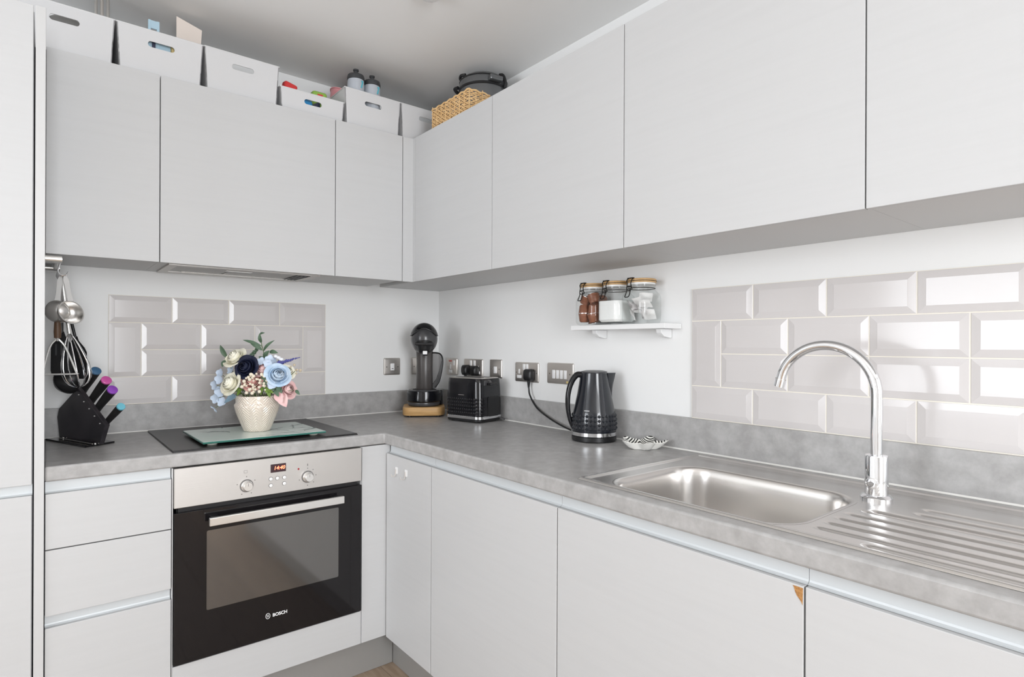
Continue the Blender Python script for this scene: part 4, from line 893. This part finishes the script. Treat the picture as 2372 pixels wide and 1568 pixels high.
for j in range(5):
    for i in range(nn_):
        sg.append((-0.079 + 0.158*i/(nn_-1), 0.040 + 0.0145*j))
for (x, z) in sg:
    kk = 1.0 - 0.015*(z-0.03)/0.07 if z > 0.03 else 1
    c = Vector((x, -d_*kk/2 + 0.0002, z)); nv = Vector((0, -1, 0)); tx = Vector((1, 0, 0))
    a = [c + tx*0.006, c + Vector((0, 0.0003, 0.0072)), c - tx*0.006, c - Vector((0, 0.0003, 0.0072))]
    b = g.bm.verts.new(c + nv*0.0035); vv = [g.bm.verts.new(p) for p in a]
    for k in range(4): g.bm.faces.new([vv[k], vv[(k+1) % 4], b])
# studs run on round the corner
for j in range(5):
    for i in range(4):
        a_ = math.radians(-78 + 24*i); cx, cy = w_/2-0.032, -d_/2+0.032; kk = 0.992 - 0.012*j/5
        c = Vector((cx*kk + 0.0318*math.cos(a_), cy*kk + 0.0318*math.sin(a_), 0.040+0.0145*j)); nv = Vector((math.cos(a_), math.sin(a_), 0)); tx = Vector((-nv.y, nv.x, 0))
        a = [c + tx*0.006, c + Vector((0,0,0.0072)), c - tx*0.006, c - Vector((0,0,0.0072))]; b = g.bm.verts.new(c + nv*0.0035); vv = [g.bm.verts.new(p) for p in a]
        for k in range(4): g.bm.faces.new([vv[k], vv[(k+1) % 4], b])
part('diamond_studs', g, 'black_gloss', t, False, smooth=False, kind='stuff')
part('badge', G().box(-0.018, 0.014, -d_*0.988/2-0.0012, -d_*0.988/2, 0.1155, 0.1175), 'plate_steel', t, False)
part('end_panel', G().prism(rrect(0.075, 0.085, 0.010, 3, 0.008, 0.068), (0.0015, 0, 0), (w_*0.985/2+0.0010, 0, 0), (0,1,0), (0,0,1)), 'black_plastic', t, False)
part('lever', G().box(w_*0.95/2, w_*0.95/2+0.022, -0.028, 0.016, 0.158, 0.169, 0.003), 'black_plastic', t, False)
part('dial', G().box(w_*0.955/2-0.001, w_*0.955/2+0.003, -0.052, -0.034, 0.158, 0.178, 0.001), 'dark_grey', t, False)
for sx in (-1, 1):
    for sy in (-1, 1): part('foot', G().lathe([(0.009, 0.0003), (0.010, 0.0045)], (sx*0.07, sy*0.055, 0), 12), 'black_plastic', t, False)
part('cord', G().tube(spline([(w_*0.47, 0.045, 0.020), (w_*0.60, 0.052, 0.010), (w_*0.56, 0.070, 0.008), (w_*0.40, 0.085, 0.010)], 6), 0.003, 8), 'dark_grey', t, False)

# ------------------------------------------------------------------ kettle
KX, KY = -0.101, -1.188
t = thing('kettle', 'glossy black kettle with diamond-studded lower body and chrome band', 'kettle', (KX, KY, ZW), -0.6787)
part('power_base', G().lathe([(0.072, 0.0004), (0.0775, 0.004), (0.0775, 0.018), (0.074, 0.0195)], (0,0,0), 48), 'black_plastic', t, False)
part('chrome_band', G().lathe([(0.074, 0.020), (0.0785, 0.021), (0.0785, 0.033), (0.075, 0.034)], (0,0,0), 48), 'chrome', t, False)
kprof = [(0.0765, 0.034), (0.0775, 0.040), (0.0765, 0.075), (0.0740, 0.094), (0.0715, 0.105), (0.0660, 0.130), (0.0595, 0.160), (0.0530, 0.195), (0.0485, 0.225), (0.0475, 0.234), (0.046, 0.2355)]
part('body', G().lathe(kprof, (0,0,0), 64), 'kettle_black', t, False)
part('lid', G().lathe([(0.0455, 0.2352), (0.0445, 0.240), (0.030, 0.2435), (0.005, 0.2445)], (0,0,0), 48), 'dark_grey', t, False)
g = G()
def krad(z):
    for (a, b) in zip(kprof, kprof[1:]):
        if a[1] <= z <= b[1]: return a[0] + (b[0]-a[0])*(z-a[1])/(b[1]-a[1])
    return kprof[-1][0]
for j in range(4):
    for i in range(34):
        a_ = 2*PI*(i + 0.5*(0))/34; z = 0.046 + 0.0145*j; r = krad(z)-0.0002; nv = Vector((math.cos(a_), math.sin(a_), 0)); tx = Vector((-nv.y, nv.x, 0)); c = nv*r + Vector((0, 0, z))
        hw = PI*r/34; r2 = krad(z+0.00725)-0.0002; r1 = krad(z-0.00725)-0.0002
        a = [c + tx*hw - nv*0.0003, nv*r2 + Vector((0,0,z+0.00725)), c - tx*hw - nv*0.0003, nv*r1 + Vector((0,0,z-0.00725))]
        b = g.bm.verts.new(c + nv*0.0042); vv = [g.bm.verts.new(p) for p in a]
        for k in range(4): g.bm.faces.new([vv[k], vv[(k+1) % 4], b])
part('diamond_studs', g, 'kettle_black', t, False, smooth=False, kind='stuff')
# spout: wedge running up and out to the right
sp = []
for k in range(7):
    f_ = k/6; z = 0.150 + 0.0855*f_; rb = krad(z); out = 0.028*f_**1.3 + 0.001; hw = 0.004 + 0.021*f_
    sp.append([(rb*0.93, -hw, z), (rb+out*0.62, -hw*0.58, z), (rb+out, 0, z), (rb+out*0.62, hw*0.58, z), (rb*0.93, hw, z)])
part('spout', G().ring(sp), 'kettle_black', t, False, ang=30)
hp = spline([(-0.045, 0, 0.228), (-0.062, 0, 0.226), (-0.080, 0, 0.200), (-0.0905, 0, 0.160), (-0.0915, 0, 0.115), (-0.085, 0, 0.075), (-0.076, 0, 0.048)], 6)
g = G(); rings = []
for i, p in enumerate(hp):
    tg = (hp[min(i+1, len(hp)-1)]-hp[max(i-1, 0)]).normalized(); nv = Vector((tg.z, 0, -tg.x)); f_ = i/(len(hp)-1); w2 = 0.0135 - 0.004*f_; th = 0.0115 - 0.005*f_
    rings.append([p + nv*(th*math.cos(a)) + Vector((0, w2*math.sin(a), 0)) for a in [2*PI*k/14 for k in range(14)]])
g.ring(rings); part('handle', g, 'black_gloss', t, False)
part('badge', G().grid(lambda u, v: ((krad(0.108)+0.0006)*math.sin(-0.62+0.26*u), -(krad(0.108)+0.0006)*math.cos(-0.62+0.26*u), 0.1075+0.0018*v), 6, 1), 'logo_white', t, False)
pc = M6 @ Vector((0.030, -0.0615, 0.019))
cpts = [tuple(pc), (-0.021, -0.752, 1.02), (-0.026, -0.80, 0.975), (-0.033, -0.88, 0.942), (-0.040, -0.97, 0.918), (-0.050, -1.06, 0.9045), (-0.062, -1.115, 0.906)]
solo('power_cord', G().tube(spline(cpts, 8), 0.0036, 10), 'black_plastic', 'black kettle cord hanging from the wall socket to the kettle base', 'cord')

# ------------------------------------------------------------------ striped star dish
t = thing('trinket_dish', 'white star-shaped ceramic dish with black stripes inside, next to the kettle', 'dish', (-0.095, -1.398, ZW), 0.35)
def star(a, z): return 1.0 + 0.27*math.cos(5*a)
N_ = 80
def sring(r, z, lift=0.0):
    return [((r*(1+0.27*math.cos(5*(2*PI*i/N_))*min(1, r/0.05)))*math.cos(2*PI*i/N_), (r*(1+0.27*math.cos(5*(2*PI*i/N_))*min(1, r/0.05)))*math.sin(2*PI*i/N_), z + lift*max(0, math.cos(5*(2*PI*i/N_)))) for i in range(N_)]
part('dish', G().ring([sring(0.028, 0.0004), sring(0.038, 0.0008), sring(0.046, 0.008), sring(0.056, 0.017, 0.004), sring(0.062, 0.022, 0.007), sring(0.0605, 0.0232, 0.007)], True, False), 'ceramic', t, False)
part('striped_inside', G().ring([sring(0.0605, 0.0232, 0.007), sring(0.054, 0.0175, 0.004), sring(0.045, 0.011), sring(0.034, 0.0065), sring(0.014, 0.0055)], False, True), 'zebra_glaze', t, False)

# ------------------------------------------------------------------ shelf with three clip-top jars
SZ = 1.302
t = thing('wall_shelf', 'small white wall shelf on two brackets carrying the glass jars', 'shelf', (-0.045, -1.26, SZ-0.05))
part('board', G().box(-0.088, -0.001, -1.474, -1.058, SZ-0.0165, SZ, 0.0008), 'shelf_white', t)
for y in (-1.147, -1.428):
    g = G(); g.prism([(-0.001, SZ-0.017), (-0.060, SZ-0.017), (-0.056, SZ-0.030), (-0.040, SZ-0.042), (-0.012, SZ-0.046), (-0.001, SZ-0.046)], (0, 0.020, 0), (0, y-0.010, 0), (1,0,0), (0,0,1), 0.0015); part('bracket', g, 'shelf_white', t)
JX, JS, JH = -0.0565, 1.154, 1.09
def jar(y, label, fill):
    t = thing('glass_jar', label, 'jar', (JX, y, SZ+0.0003), 0, 'clip-top jars on the wall shelf'); s = 0.091; t.scale = (JS, JS, JH)
    def q(w, r, z): return [(x, yy, z) for (x, yy) in rrect(w, w, r, 6)]
    th = 0.0028
    out = [q(s-0.018, 0.018, 0.0), q(s-0.006, 0.021, 0.003), q(s, 0.022, 0.012), q(s, 0.022, 0.078), q(s-0.003, 0.024, 0.088), q(0.080, 0.034, 0.098), q(0.074, 0.0365, 0.103), q(0.074, 0.0365, 0.111), q(0.080, 0.0395, 0.113), q(0.080, 0.0395, 0.118)]
    part('glass_body', G().ring(out, True, False), 'glass', t, False, ang=50)
    part('lid', G().ring([q(0.081, 0.040, 0.1235), q(0.084, 0.0415, 0.1245), q(0.084, 0.0415, 0.133), q(0.080, 0.0395, 0.1355)]), 'lid_wood', t, False)
    part('seal', G().ring([q(0.077, 0.038, 0.1183), q(0.0775, 0.038, 0.1232)]), 'socket_white', t, False)
    part('neck_wire', G().tube([(0.0385*math.cos(a), 0.0385*math.sin(a), 0.107) for a in [2*PI*k/32 for k in range(33)]], 0.0012, 6), 'wire_black', t, False)
    part('lid_wire', G().tube([(0.0425*math.cos(a), 0.0425*math.sin(a), 0.1285) for a in [2*PI*k/32 for k in range(33)]], 0.0010, 6), 'wire_black', t, False)
    # clasp facing the room and slightly towards the corner
    M = Matrix.Rotation(math.radians(-97), 4, 'Z')
    def cw(pts, r=0.0014): return G().tube(spline(pts, 4), r, 6).rot(M)
    fy = -0.045
    part('clasp', cw([(-0.010, fy+0.004, 0.1365), (-0.010, fy-0.002, 0.130), (-0.007, fy-0.003, 0.120), (-0.009, fy-0.003, 0.110), (-0.010, fy-0.002, 0.102), (0.0, fy-0.003, 0.0995), (0.010, fy-0.002, 0.102), (0.009, fy-0.003, 0.110), (0.007, fy-0.003, 0.120), (0.010, fy-0.002, 0.130), (0.010, fy+0.004, 0.1365)]), 'wire_black', t, False)
    part('clasp_plate', G().box(-0.008, 0.008, fy-0.0028, fy-0.0012, 0.109, 0.113).rot(M), 'wire_black', t, False)
    part('clasp_lever', cw([(-0.006, fy-0.004, 0.104), (-0.0075, fy-0.007, 0.092), (-0.0075, fy-0.012, 0.080), (0.0, fy-0.013, 0.0785), (0.0075, fy-0.012, 0.080), (0.0075, fy-0.007, 0.092), (0.006, fy-0.004, 0.104)]), 'wire_black', t, False)
    part('clasp_top', G().box(-0.011, 0.011, fy-0.001, fy+0.008, 0.1358, 0.1378, 0.0006, 1).rot(M), 'wire_black', t, False)
    fill(y, s)
    return t
def capsule(c, M, group):
    t = thing('coffee_capsule', 'brown coffee capsule lying in the glass jar', 'capsule', tuple(c), 0, group)
    part('cup', G().lathe([(0.0145, 0.0), (0.0180, 0.004), (0.0212, 0.027), (0.0220, 0.030)], (0,0,-0.015), 24).rot(Matrix.Translation(c) @ M), 'cocoa', t)
    part('foil_lid', G().lathe([(0.0230, 0.030), (0.0230, 0.0312), (0.012, 0.0318)], (0,0,-0.015), 24).rot(Matrix.Translation(c) @ M), 'foil', t)
def fill_caps(y, s):
    random.seed(17)
    for layer, z in ((0, 0.0250), (1, 0.0590), (2, 0.0900)):
        for k, (dx, dy) in enumerate(((-0.0232, 0.0232), (0.0232, 0.0232), (-0.0232, -0.0232), (0.0232, -0.0232))):
            q = 0.88 if layer == 2 else 1.0
            a = (PI if (k+layer) % 2 else 0.0) + random.uniform(-0.5, 0.5)
            capsule(Vector((JX+dx*q, y+dy*q, SZ+z+random.uniform(-0.001, 0.002))), Matrix.Rotation(random.uniform(-3, 3), 4, 'Z') @ Matrix.Rotation(a, 4, 'X'), 'capsules in the glass jar')
def fill_sugar(y, s):
    w = (s-0.0060)*JS
    def q(w, r, z): return [(x+JX, yy+y, SZ+z) for (x, yy) in rrect(w, w, r, 6)]
    solo('sugar', G().ring([q(w-0.014, 0.017, 0.0090), q(w, 0.0225, 0.0165), q(w, 0.0225, 0.080), q(w-0.006, 0.022, 0.0815)]), 'sugar', 'white sugar filling the middle glass jar', 'sugar', kind='stuff')
def fill_sachets(y, s):
    random.seed(21)
    for k, (dx, dy, dz, m) in enumerate(((-0.018, 0.020, 0.030, 'sachet'), (0.016, -0.018, 0.032, 'sachet'), (-0.022, -0.018, 0.036, 'foil'), (0.018, 0.018, 0.056, 'sachet'), (-0.010, 0.0, 0.072, 'sachet'), (-0.024, 0.014, 0.060, 'foil'), (-0.012, -0.022, 0.066, 'sachet'), (0.010, -0.010, 0.088, 'sachet'))):
        M = Matrix.Translation((JX+dx, y+dy, SZ+dz)) @ Matrix.Rotation(random.uniform(0, 3), 4, 'Z') @ Matrix.Rotation(random.uniform(0.6, 1.4), 4, 'X')
        w, h_ = 0.044, 0.040
        g = G()
        for sg in (1, -1): g.grid(lambda u, v: M @ Vector(((u-.5)*w, (v-.5)*h_, sg*0.0035*math.sin(PI*u)*math.sin(PI*v)+0.0022*math.sin(5*u+3*v+k)+0.0008*math.sin(9*v-4*u))), 10, 8)
        solo('sachet', g, m, 'crumpled pale sachet lying in the glass jar' if m == 'sachet' else 'silver foil sachet lying in the glass jar', 'sachet', 'sachets in the glass jar')
jar(-1.1430, 'clip-top glass jar of brown coffee capsules', fill_caps)
jar(-1.2502, 'clip-top glass jar of white sugar', fill_sugar)
jar(-1.3574, 'clip-top glass jar of pale sachets', fill_sachets)

# ------------------------------------------------------------------ white storage boxes on top of the cabinets
def storage_box(x0, x1, h, depth, label, tap=0.008, slot_w=None, yf=-0.327, slot_z=None):
    """x0,x1: width at the rim; tapers towards the base; the front carries a stadium hand hole"""
    zc = ZU+0.001; cx = (x0+x1)/2; W = x1-x0; Wb = W-2*tap; th = 0.003
    t = thing('storage_box', label, 'box', (cx, yf+depth/2, zc), 0, 'white storage boxes on the wall cabinets')
    sw = slot_w or 0.075; sh = 0.019; sz = slot_z or h-0.045
    def fpt(u, z, off):   # point on the front wall
        f = z/h; return Vector((cx + u*(Wb+(W-Wb)*f)/2, yf + (tap*0.5)*(1-f) + off, zc+z))
    n = 40; inner = []; outer = []
    for k in range(n):
        a = 2*PI*k/n; c, s = math.cos(a), math.sin(a)
        inner.append(((sw/2-sh/2)*(1 if c > 0 else -1) + sh/2*c, sz + sh/2*s))
        m = max(abs(c)/(1.0), abs(s)/1.0); outer.append((c/m, h/2 + (h/2)*s/m))
    g = G(); fo, fi, bo, bi = [], [], [], []
    for k in range(n):
        u, z = outer[k]; ui, zi = inner[k]; f = zi/h; un = ui/((Wb+(W-Wb)*f)/2)
        fo.append(fpt(u, z, 0)); bo.append(fpt(u, z, th)); fi.append(fpt(un, zi, 0)); bi.append(fpt(un, zi, th))
    g.ring([bo, fo, fi, bi, bo], False, False)
    part('front', g, 'box_white', t, ang=30)
    yb = yf+depth
    for sx in (-1, 1):
        g = G(); xb, xt = cx+sx*Wb/2, cx+sx*W/2
        v = [(xb, yf+tap*0.5, zc), (xt, yf, zc+h), (xt, yb, zc+h), (xb, yb-tap*0.5, zc)]
        g._faces(v + [(a-sx*th, b, c) for (a, b, c) in v], [(0,1,2,3), (7,6,5,4), (0,4,5,1), (1,5,6,2), (2,6,7,3), (3,7,4,0)]); part('side', g, 'box_white', t)
    g = G(); v = [(cx-Wb/2, yb-tap*0.5, zc), (cx+Wb/2, yb-tap*0.5, zc), (cx+W/2, yb, zc+h), (cx-W/2, yb, zc+h)]
    g._faces(v + [(a, b-th, c) for (a, b, c) in v], [(0,1,2,3), (7,6,5,4), (0,4,5,1), (1,5,6,2), (2,6,7,3), (3,7,4,0)]); part('back', g, 'box_white', t)
    part('bottom', G().box(cx-Wb/2+th, cx+Wb/2-th, yf+tap*0.5+th, yb-tap*0.5-th, zc, zc+th), 'box_white', t)
    g = G(); g.tube([fpt(-1, h, th/2), fpt(1, h, th/2), Vector((cx+W/2, yb, zc+h)), Vector((cx-W/2, yb, zc+h)), fpt(-1, h, th/2)], 0.0026, 8); part('rim', g, 'box_white', t)
    return t
storage_box(-1.680, -1.4235, 0.150, 0.29, 'white plastic storage box by the tall cabinet, first in the row')
storage_box(-1.4185, -1.1675, 0.150, 0.29, 'white plastic storage box with pale blue plastic and cardboard inside', slot_w=0.078)
storage_box(-1.1625, -0.9095, 0.152, 0.29, 'white plastic storage box with an empty-looking hand hole, above the hob')
storage_box(-0.9050, -0.6530, 0.084, 0.29, 'low white storage box full of colourful packets', tap=0.007, slot_w=0.068, slot_z=0.050)
storage_box(-0.6500, -0.4005, 0.152, 0.29, 'white plastic storage box holding two drink bottles')
storage_box(-0.3965, -0.1450, 0.152, 0.29, 'white plastic storage box in the corner behind the wicker basket')
BZ0 = ZU+0.0045
# contents
t = thing('tongs', 'grey kitchen tongs sticking up from the first storage box', 'tongs', (-1.447, -0.2, BZ0))
for k in range(3): part('arm', G().tube([(-1.465+0.0165*k, -0.22, BZ0+0.002), (-1.467+0.0165*k, -0.215, 2.393)], 0.0050, 8), ('steel', 'plate_steel', 'steel')[k], t)
part('hinge', G().box(-1.470, -1.428, -0.228, -0.208, BZ0+0.06, BZ0+0.09, 0.003), 'plate_steel', t)
solo('food_pouch', G().sphere((-1.545, -0.22, BZ0+0.080), 0.085, (0.9, 0.75, 0.92), 16, 12), 'plinth', 'crumpled grey pouch inside the first storage box', 'pouch')
t = thing('bottle_rack', 'pale blue plastic rack inside the second storage box', 'rack', (-1.31, -0.302, BZ0))
for x in (-1.325, -1.300): part('post', G().box(x-0.004, x+0.004, -0.306, -0.298, BZ0, 2.318, 0.001), 'pale_blue', t)
for z, xa, xb in ((BZ0+0.045, -1.345, -1.262), (BZ0+0.092, -1.345, -1.262), (2.290, -1.325, -1.296)): part('crossbar', G().box(xa, xb, -0.3055, -0.2985, z, z+0.028, 0.003), 'pale_blue', t)
part('clip', G().box(-1.318, -1.308, -0.311, -0.306, BZ0+0.085, BZ0+0.13, 0.001), 'navy_plastic', t)
solo('sponge', G().box(-1.262, -1.222, -0.312, -0.248, BZ0, BZ0+0.135, 0.01), 'mustard', 'mustard yellow sponge inside the second storage box', 'sponge')
t = thing('cardboard_box', 'open cardboard box with a flap standing above the second storage box', 'cardboard box', (-1.20, -0.15, BZ0))
part('carton', G().box(-1.250, -1.185, -0.2405, -0.06, BZ0, BZ0+0.145, 0.002), 'cardboard', t)
part('flap', G().prism([(-1.236, BZ0+0.135), (-1.236, 2.387), (-1.155, 2.363), (-1.160, BZ0+0.152), (-1.186, BZ0+0.135)], (0, 0.002, 0), (0, -0.243, 0), (1,0,0), (0,0,1)), 'cardboard', t)
part('flap', G().prism([(0, BZ0+0.135), (0.0, 2.345), (0.07, 2.375), (0.07, BZ0+0.135)], (0.002, 0, 0), (-1.1935, -0.238, 0), (0.25, 0.97, 0), (0,0,1)), 'cardboard', t)
def packet(name, label, c, size, m, rz, tilt=0.2, cat='packet'):
    g = G(); g.box(-size[0]/2, size[0]/2, -size[1]/2, size[1]/2, -size[2]/2, size[2]/2, min(size)*0.3, 3); g.rot(Matrix.Translation(c) @ Matrix.Rotation(rz, 4, 'Z') @ Matrix.Rotation(tilt, 4, 'Y'))
    return solo(name, g, m, label, cat, 'packets in the low storage box')
packet('snack_packet', 'red packet poking out of the low storage box', (-0.855, -0.265, BZ0+0.073), (0.055, 0.03, 0.105), 'red_pack', 0.2, 0.15)
t = thing('snack_packet', 'lime green packet with a red label in the low storage box', 'packet', (-0.745, -0.2, BZ0), 0, 'packets in the low storage box')
part('wrapper', G().box(-0.748, -0.685, -0.235, -0.17, BZ0, BZ0+0.142, 0.012, 3), 'lime', t); part('label_patch', G().box(-0.728, -0.706, -0.2362, -0.2352, BZ0+0.108, BZ0+0.128), 'red_pack', t)
packet('snack_pouch', 'bright blue pouch seen through the hand hole of the low box', (-0.807, -0.275, BZ0+0.040), (0.075, 0.055, 0.070), 'blue_toy', 0.1, 0.1)
packet('snack_pouch', 'dark pouch seen through the hand hole of the low box', (-0.760, -0.290, BZ0+0.034), (0.024, 0.04, 0.065), 'navy_plastic', 0.3, 0.5)
packet('snack_pouch', 'small green pouch seen through the hand hole of the low box', (-0.722, -0.285, BZ0+0.036), (0.050, 0.045, 0.070), 'lime', 0.1, -0.2)
packet('snack_packet', 'navy packet tucked against the end of the low storage box', (-0.670, -0.295, BZ0+0.044), (0.016, 0.03, 0.086), 'navy_plastic', 0.0, 0.1)
t = thing('plastic_bowl', 'pink plastic bowl leaning behind the drink bottles in their box', 'bowl', (-0.60, -0.13, BZ0))
Mb = Matrix.Translation((-0.578, -0.155, BZ0+0.180)) @ Matrix.Rotation(-0.3, 4, 'Z') @ Matrix.Rotation(0.32, 4, 'Y')
part('bowl', G().lathe([(0.030, -0.080), (0.046, -0.055), (0.058, -0.02), (0.063, 0.0), (0.066, 0.001), (0.067, 0.004), (0.061, 0.004), (0.055, -0.02), (0.042, -0.052), (0.025, -0.074)], (0,0,0), 36).rot(Mb), 'pink_plastic', t)
solo('food_tub', G().box(-0.467, -0.420, -0.240, -0.10, BZ0, BZ0+0.138, 0.008), 'teal', 'dark green tub inside the storage box with the bottles', 'tub')
solo('food_tub', G().box(-0.630, -0.535, -0.225, -0.09, BZ0, BZ0+0.084, 0.008), 'box_white', 'white tub under the pink bowl in the bottle box', 'tub')
for (x, label) in ((-0.583, 'frosted drink bottle with black sports cap, the higher standing one'), (-0.5105, 'frosted drink bottle with black sports cap beside its taller twin')):
    dz = 0.0 if x < -0.55 else -0.006
    t = thing('drink_bottle', label, 'bottle', (x, -0.281, BZ0), 0, 'drink bottles in the storage box')
    part('bottle_body', G().lathe([(0.030, 0.0003), (0.0335, 0.004), (0.0335, 0.150), (0.0345, 0.185+dz), (0.0335, 0.205+dz), (0.031, 0.206+dz)], (0,0,0), 32), 'bottle_clear', t, False)
    part('cap', G().lathe([(0.0352, 0.2062+dz), (0.0356, 0.216+dz), (0.033, 0.226+dz), (0.020, 0.233+dz), (0.0095, 0.235+dz), (0.0085, 0.244+dz), (0.0115, 0.246+dz), (0.0115, 0.252+dz), (0.008, 0.2535+dz)], (0,0,0), 28), 'cap_grey', t, False)
    part('print', G().prism([(0.006, 0.168), (0.013, 0.168), (0.020, 0.198), (0.009, 0.198), (0.010, 0.192), (0.013, 0.192)], (0, 0.004, 0), (0, -0.0352, dz), (0.95, 0.1, 0), (0,0,1)), 'bottle_print', t, False)

# ------------------------------------------------------------------ wicker basket and multi-cooker on the corner cabinet
bx0_, bx1_, by0_, by1_, bz0_, bz1_ = -0.330, -0.236, -0.747, -0.478, ZU+0.001, ZU+0.094
t = thing('wicker_basket', 'small rectangular wicker basket on top of the corner cabinet', 'basket', ((bx0_+bx1_)/2, (by0_+by1_)/2, bz0_))
random.seed(4)
per = []
nxk, nyk = 9, 24
for k in range(nyk): per.append((bx0_, by1_ + (by0_-by1_)*k/nyk))
for k in range(nxk): per.append((bx0_ + (bx1_-bx0_)*k/nxk, by0_))
for k in range(nyk): per.append((bx1_, by0_ + (by1_-by0_)*k/nyk))
for k in range(nxk): per.append((bx1_ + (bx0_-bx1_)*k/nxk, by1_))
cxb, cyb = (bx0_+bx1_)/2, (by0_+by1_)/2
NP = len(per)
def outn(k):
    x, y = per[k % NP]; v = Vector((0, 0, 0))
    if abs(x-bx0_) < 1e-6: v.x -= 1
    if abs(x-bx1_) < 1e-6: v.x += 1
    if abs(y-by0_) < 1e-6: v.y -= 1
    if abs(y-by1_) < 1e-6: v.y += 1
    return v.normalized()
rows = 11
for j in range(rows):
    z = bz0_ + 0.006 + (bz1_-bz0_-0.018)*j/(rows-1); pts = []
    for k in range(NP+1):
        kk = k % NP; n_ = outn(kk); sgn = 1 if (kk + j) % 2 else -1
        pts.append(Vector((per[kk][0], per[kk][1], z + random.uniform(-0.0012, 0.0012))) + n_*(0.0022*sgn))
    part('weaver', G().tube(pts, 0.0027, 6), 'wicker', t)
for k in range(0, NP, 3):
    x, y = per[k]; top = bz1_ + (random.uniform(0, 0.012) if k % 10 == 0 else -0.006)
    part('stake', G().tube([(x, y, bz0_), (x, y, top)], 0.0019, 6), 'wicker', t)
rm = []
for k in range(NP+1):
    kk = k % NP; rm.append(Vector((per[kk][0], per[kk][1], bz1_ - 0.004 + 0.0025*math.sin(kk*1.7))) + outn(kk)*0.002)
part('rim', G().tube(rm, 0.0040, 7), 'wicker', t)
part('base', G().box(bx0_+0.004, bx1_-0.004, by0_+0.004, by1_-0.004, bz0_, bz0_+0.004), 'wicker', t)
CX, CY, CZ = -0.124, -0.556, ZU+0.001
t = thing('multi_cooker', 'dark grey round multi-cooker behind the wicker basket', 'cooker', (CX, CY, CZ))
part('body', G().lathe([(0.092, 0.0003), (0.098, 0.006), (0.101, 0.08), (0.104, 0.165), (0.103, 0.190)], (0,0,0), 48), 'cooker_grey', t, False)
part('seam_band', G().lathe([(0.1045, 0.190), (0.1065, 0.192), (0.1065, 0.199), (0.1045, 0.201)], (0,0,0), 48), 'black_plastic', t, False)
part('lid', G().lathe([(0.104, 0.2012), (0.104, 0.222), (0.100, 0.236), (0.084, 0.248), (0.050, 0.255), (0.004, 0.257)], (0,0,0), 48), 'cooker_grey', t, False)
part('lid_ring', G().lathe([(0.1045, 0.2285), (0.1035, 0.233), (0.1015, 0.2335)], (0,0,0), 48, cap0=False, cap1=False), 'black_plastic', t, False)
M = Matrix.Rotation(math.radians(-75), 4, 'Z')
part('clamp', G().tube(spline([(0.088, 0, 0.246), (0.104, 0, 0.240), (0.113, 0.004, 0.215), (0.111, 0.006, 0.188)], 5), 0.0075, 10).rot(M), 'black_plastic', t, False)
part('side_handle', G().box(0.100, 0.128, -0.030, 0.030, 0.200, 0.222, 0.006).rot(Matrix.Rotation(math.radians(-100), 4, 'Z')), 'cooker_grey', t, False)
part('side_handle', G().tube(spline([(0.098, -0.05, 0.205), (0.118, -0.03, 0.208), (0.120, 0.03, 0.208), (0.098, 0.05, 0.205)], 6), 0.0075, 10).rot(Matrix.Rotation(math.radians(125), 4, 'Z')), 'black_plastic', t, False)
part('lid_handle', G().tube(spline([(0.080, -0.03, 0.249), (0.098, -0.015, 0.250), (0.098, 0.020, 0.250), (0.080, 0.035, 0.249)], 6), 0.0065, 10).rot(Matrix.Rotation(math.radians(150), 4, 'Z')), 'black_plastic', t, False)

# ------------------------------------------------------------------ ceiling fitting
t = thing('smoke_alarm', 'small round white fitting on the ceiling', 'smoke alarm', (-0.612, -0.925, ZC-0.03))
part('housing', G().lathe([(0.020, 0.0), (0.034, 0.004), (0.040, 0.014), (0.041, 0.0295)], (0,0,0), 36), 'shelf_white', t, False)
part('vent_ring', G().lathe([(0.0345, 0.0085), (0.0375, 0.0085), (0.0375, 0.0105), (0.0345, 0.0105)], (0,0,0), 36), 'plinth', t, False)
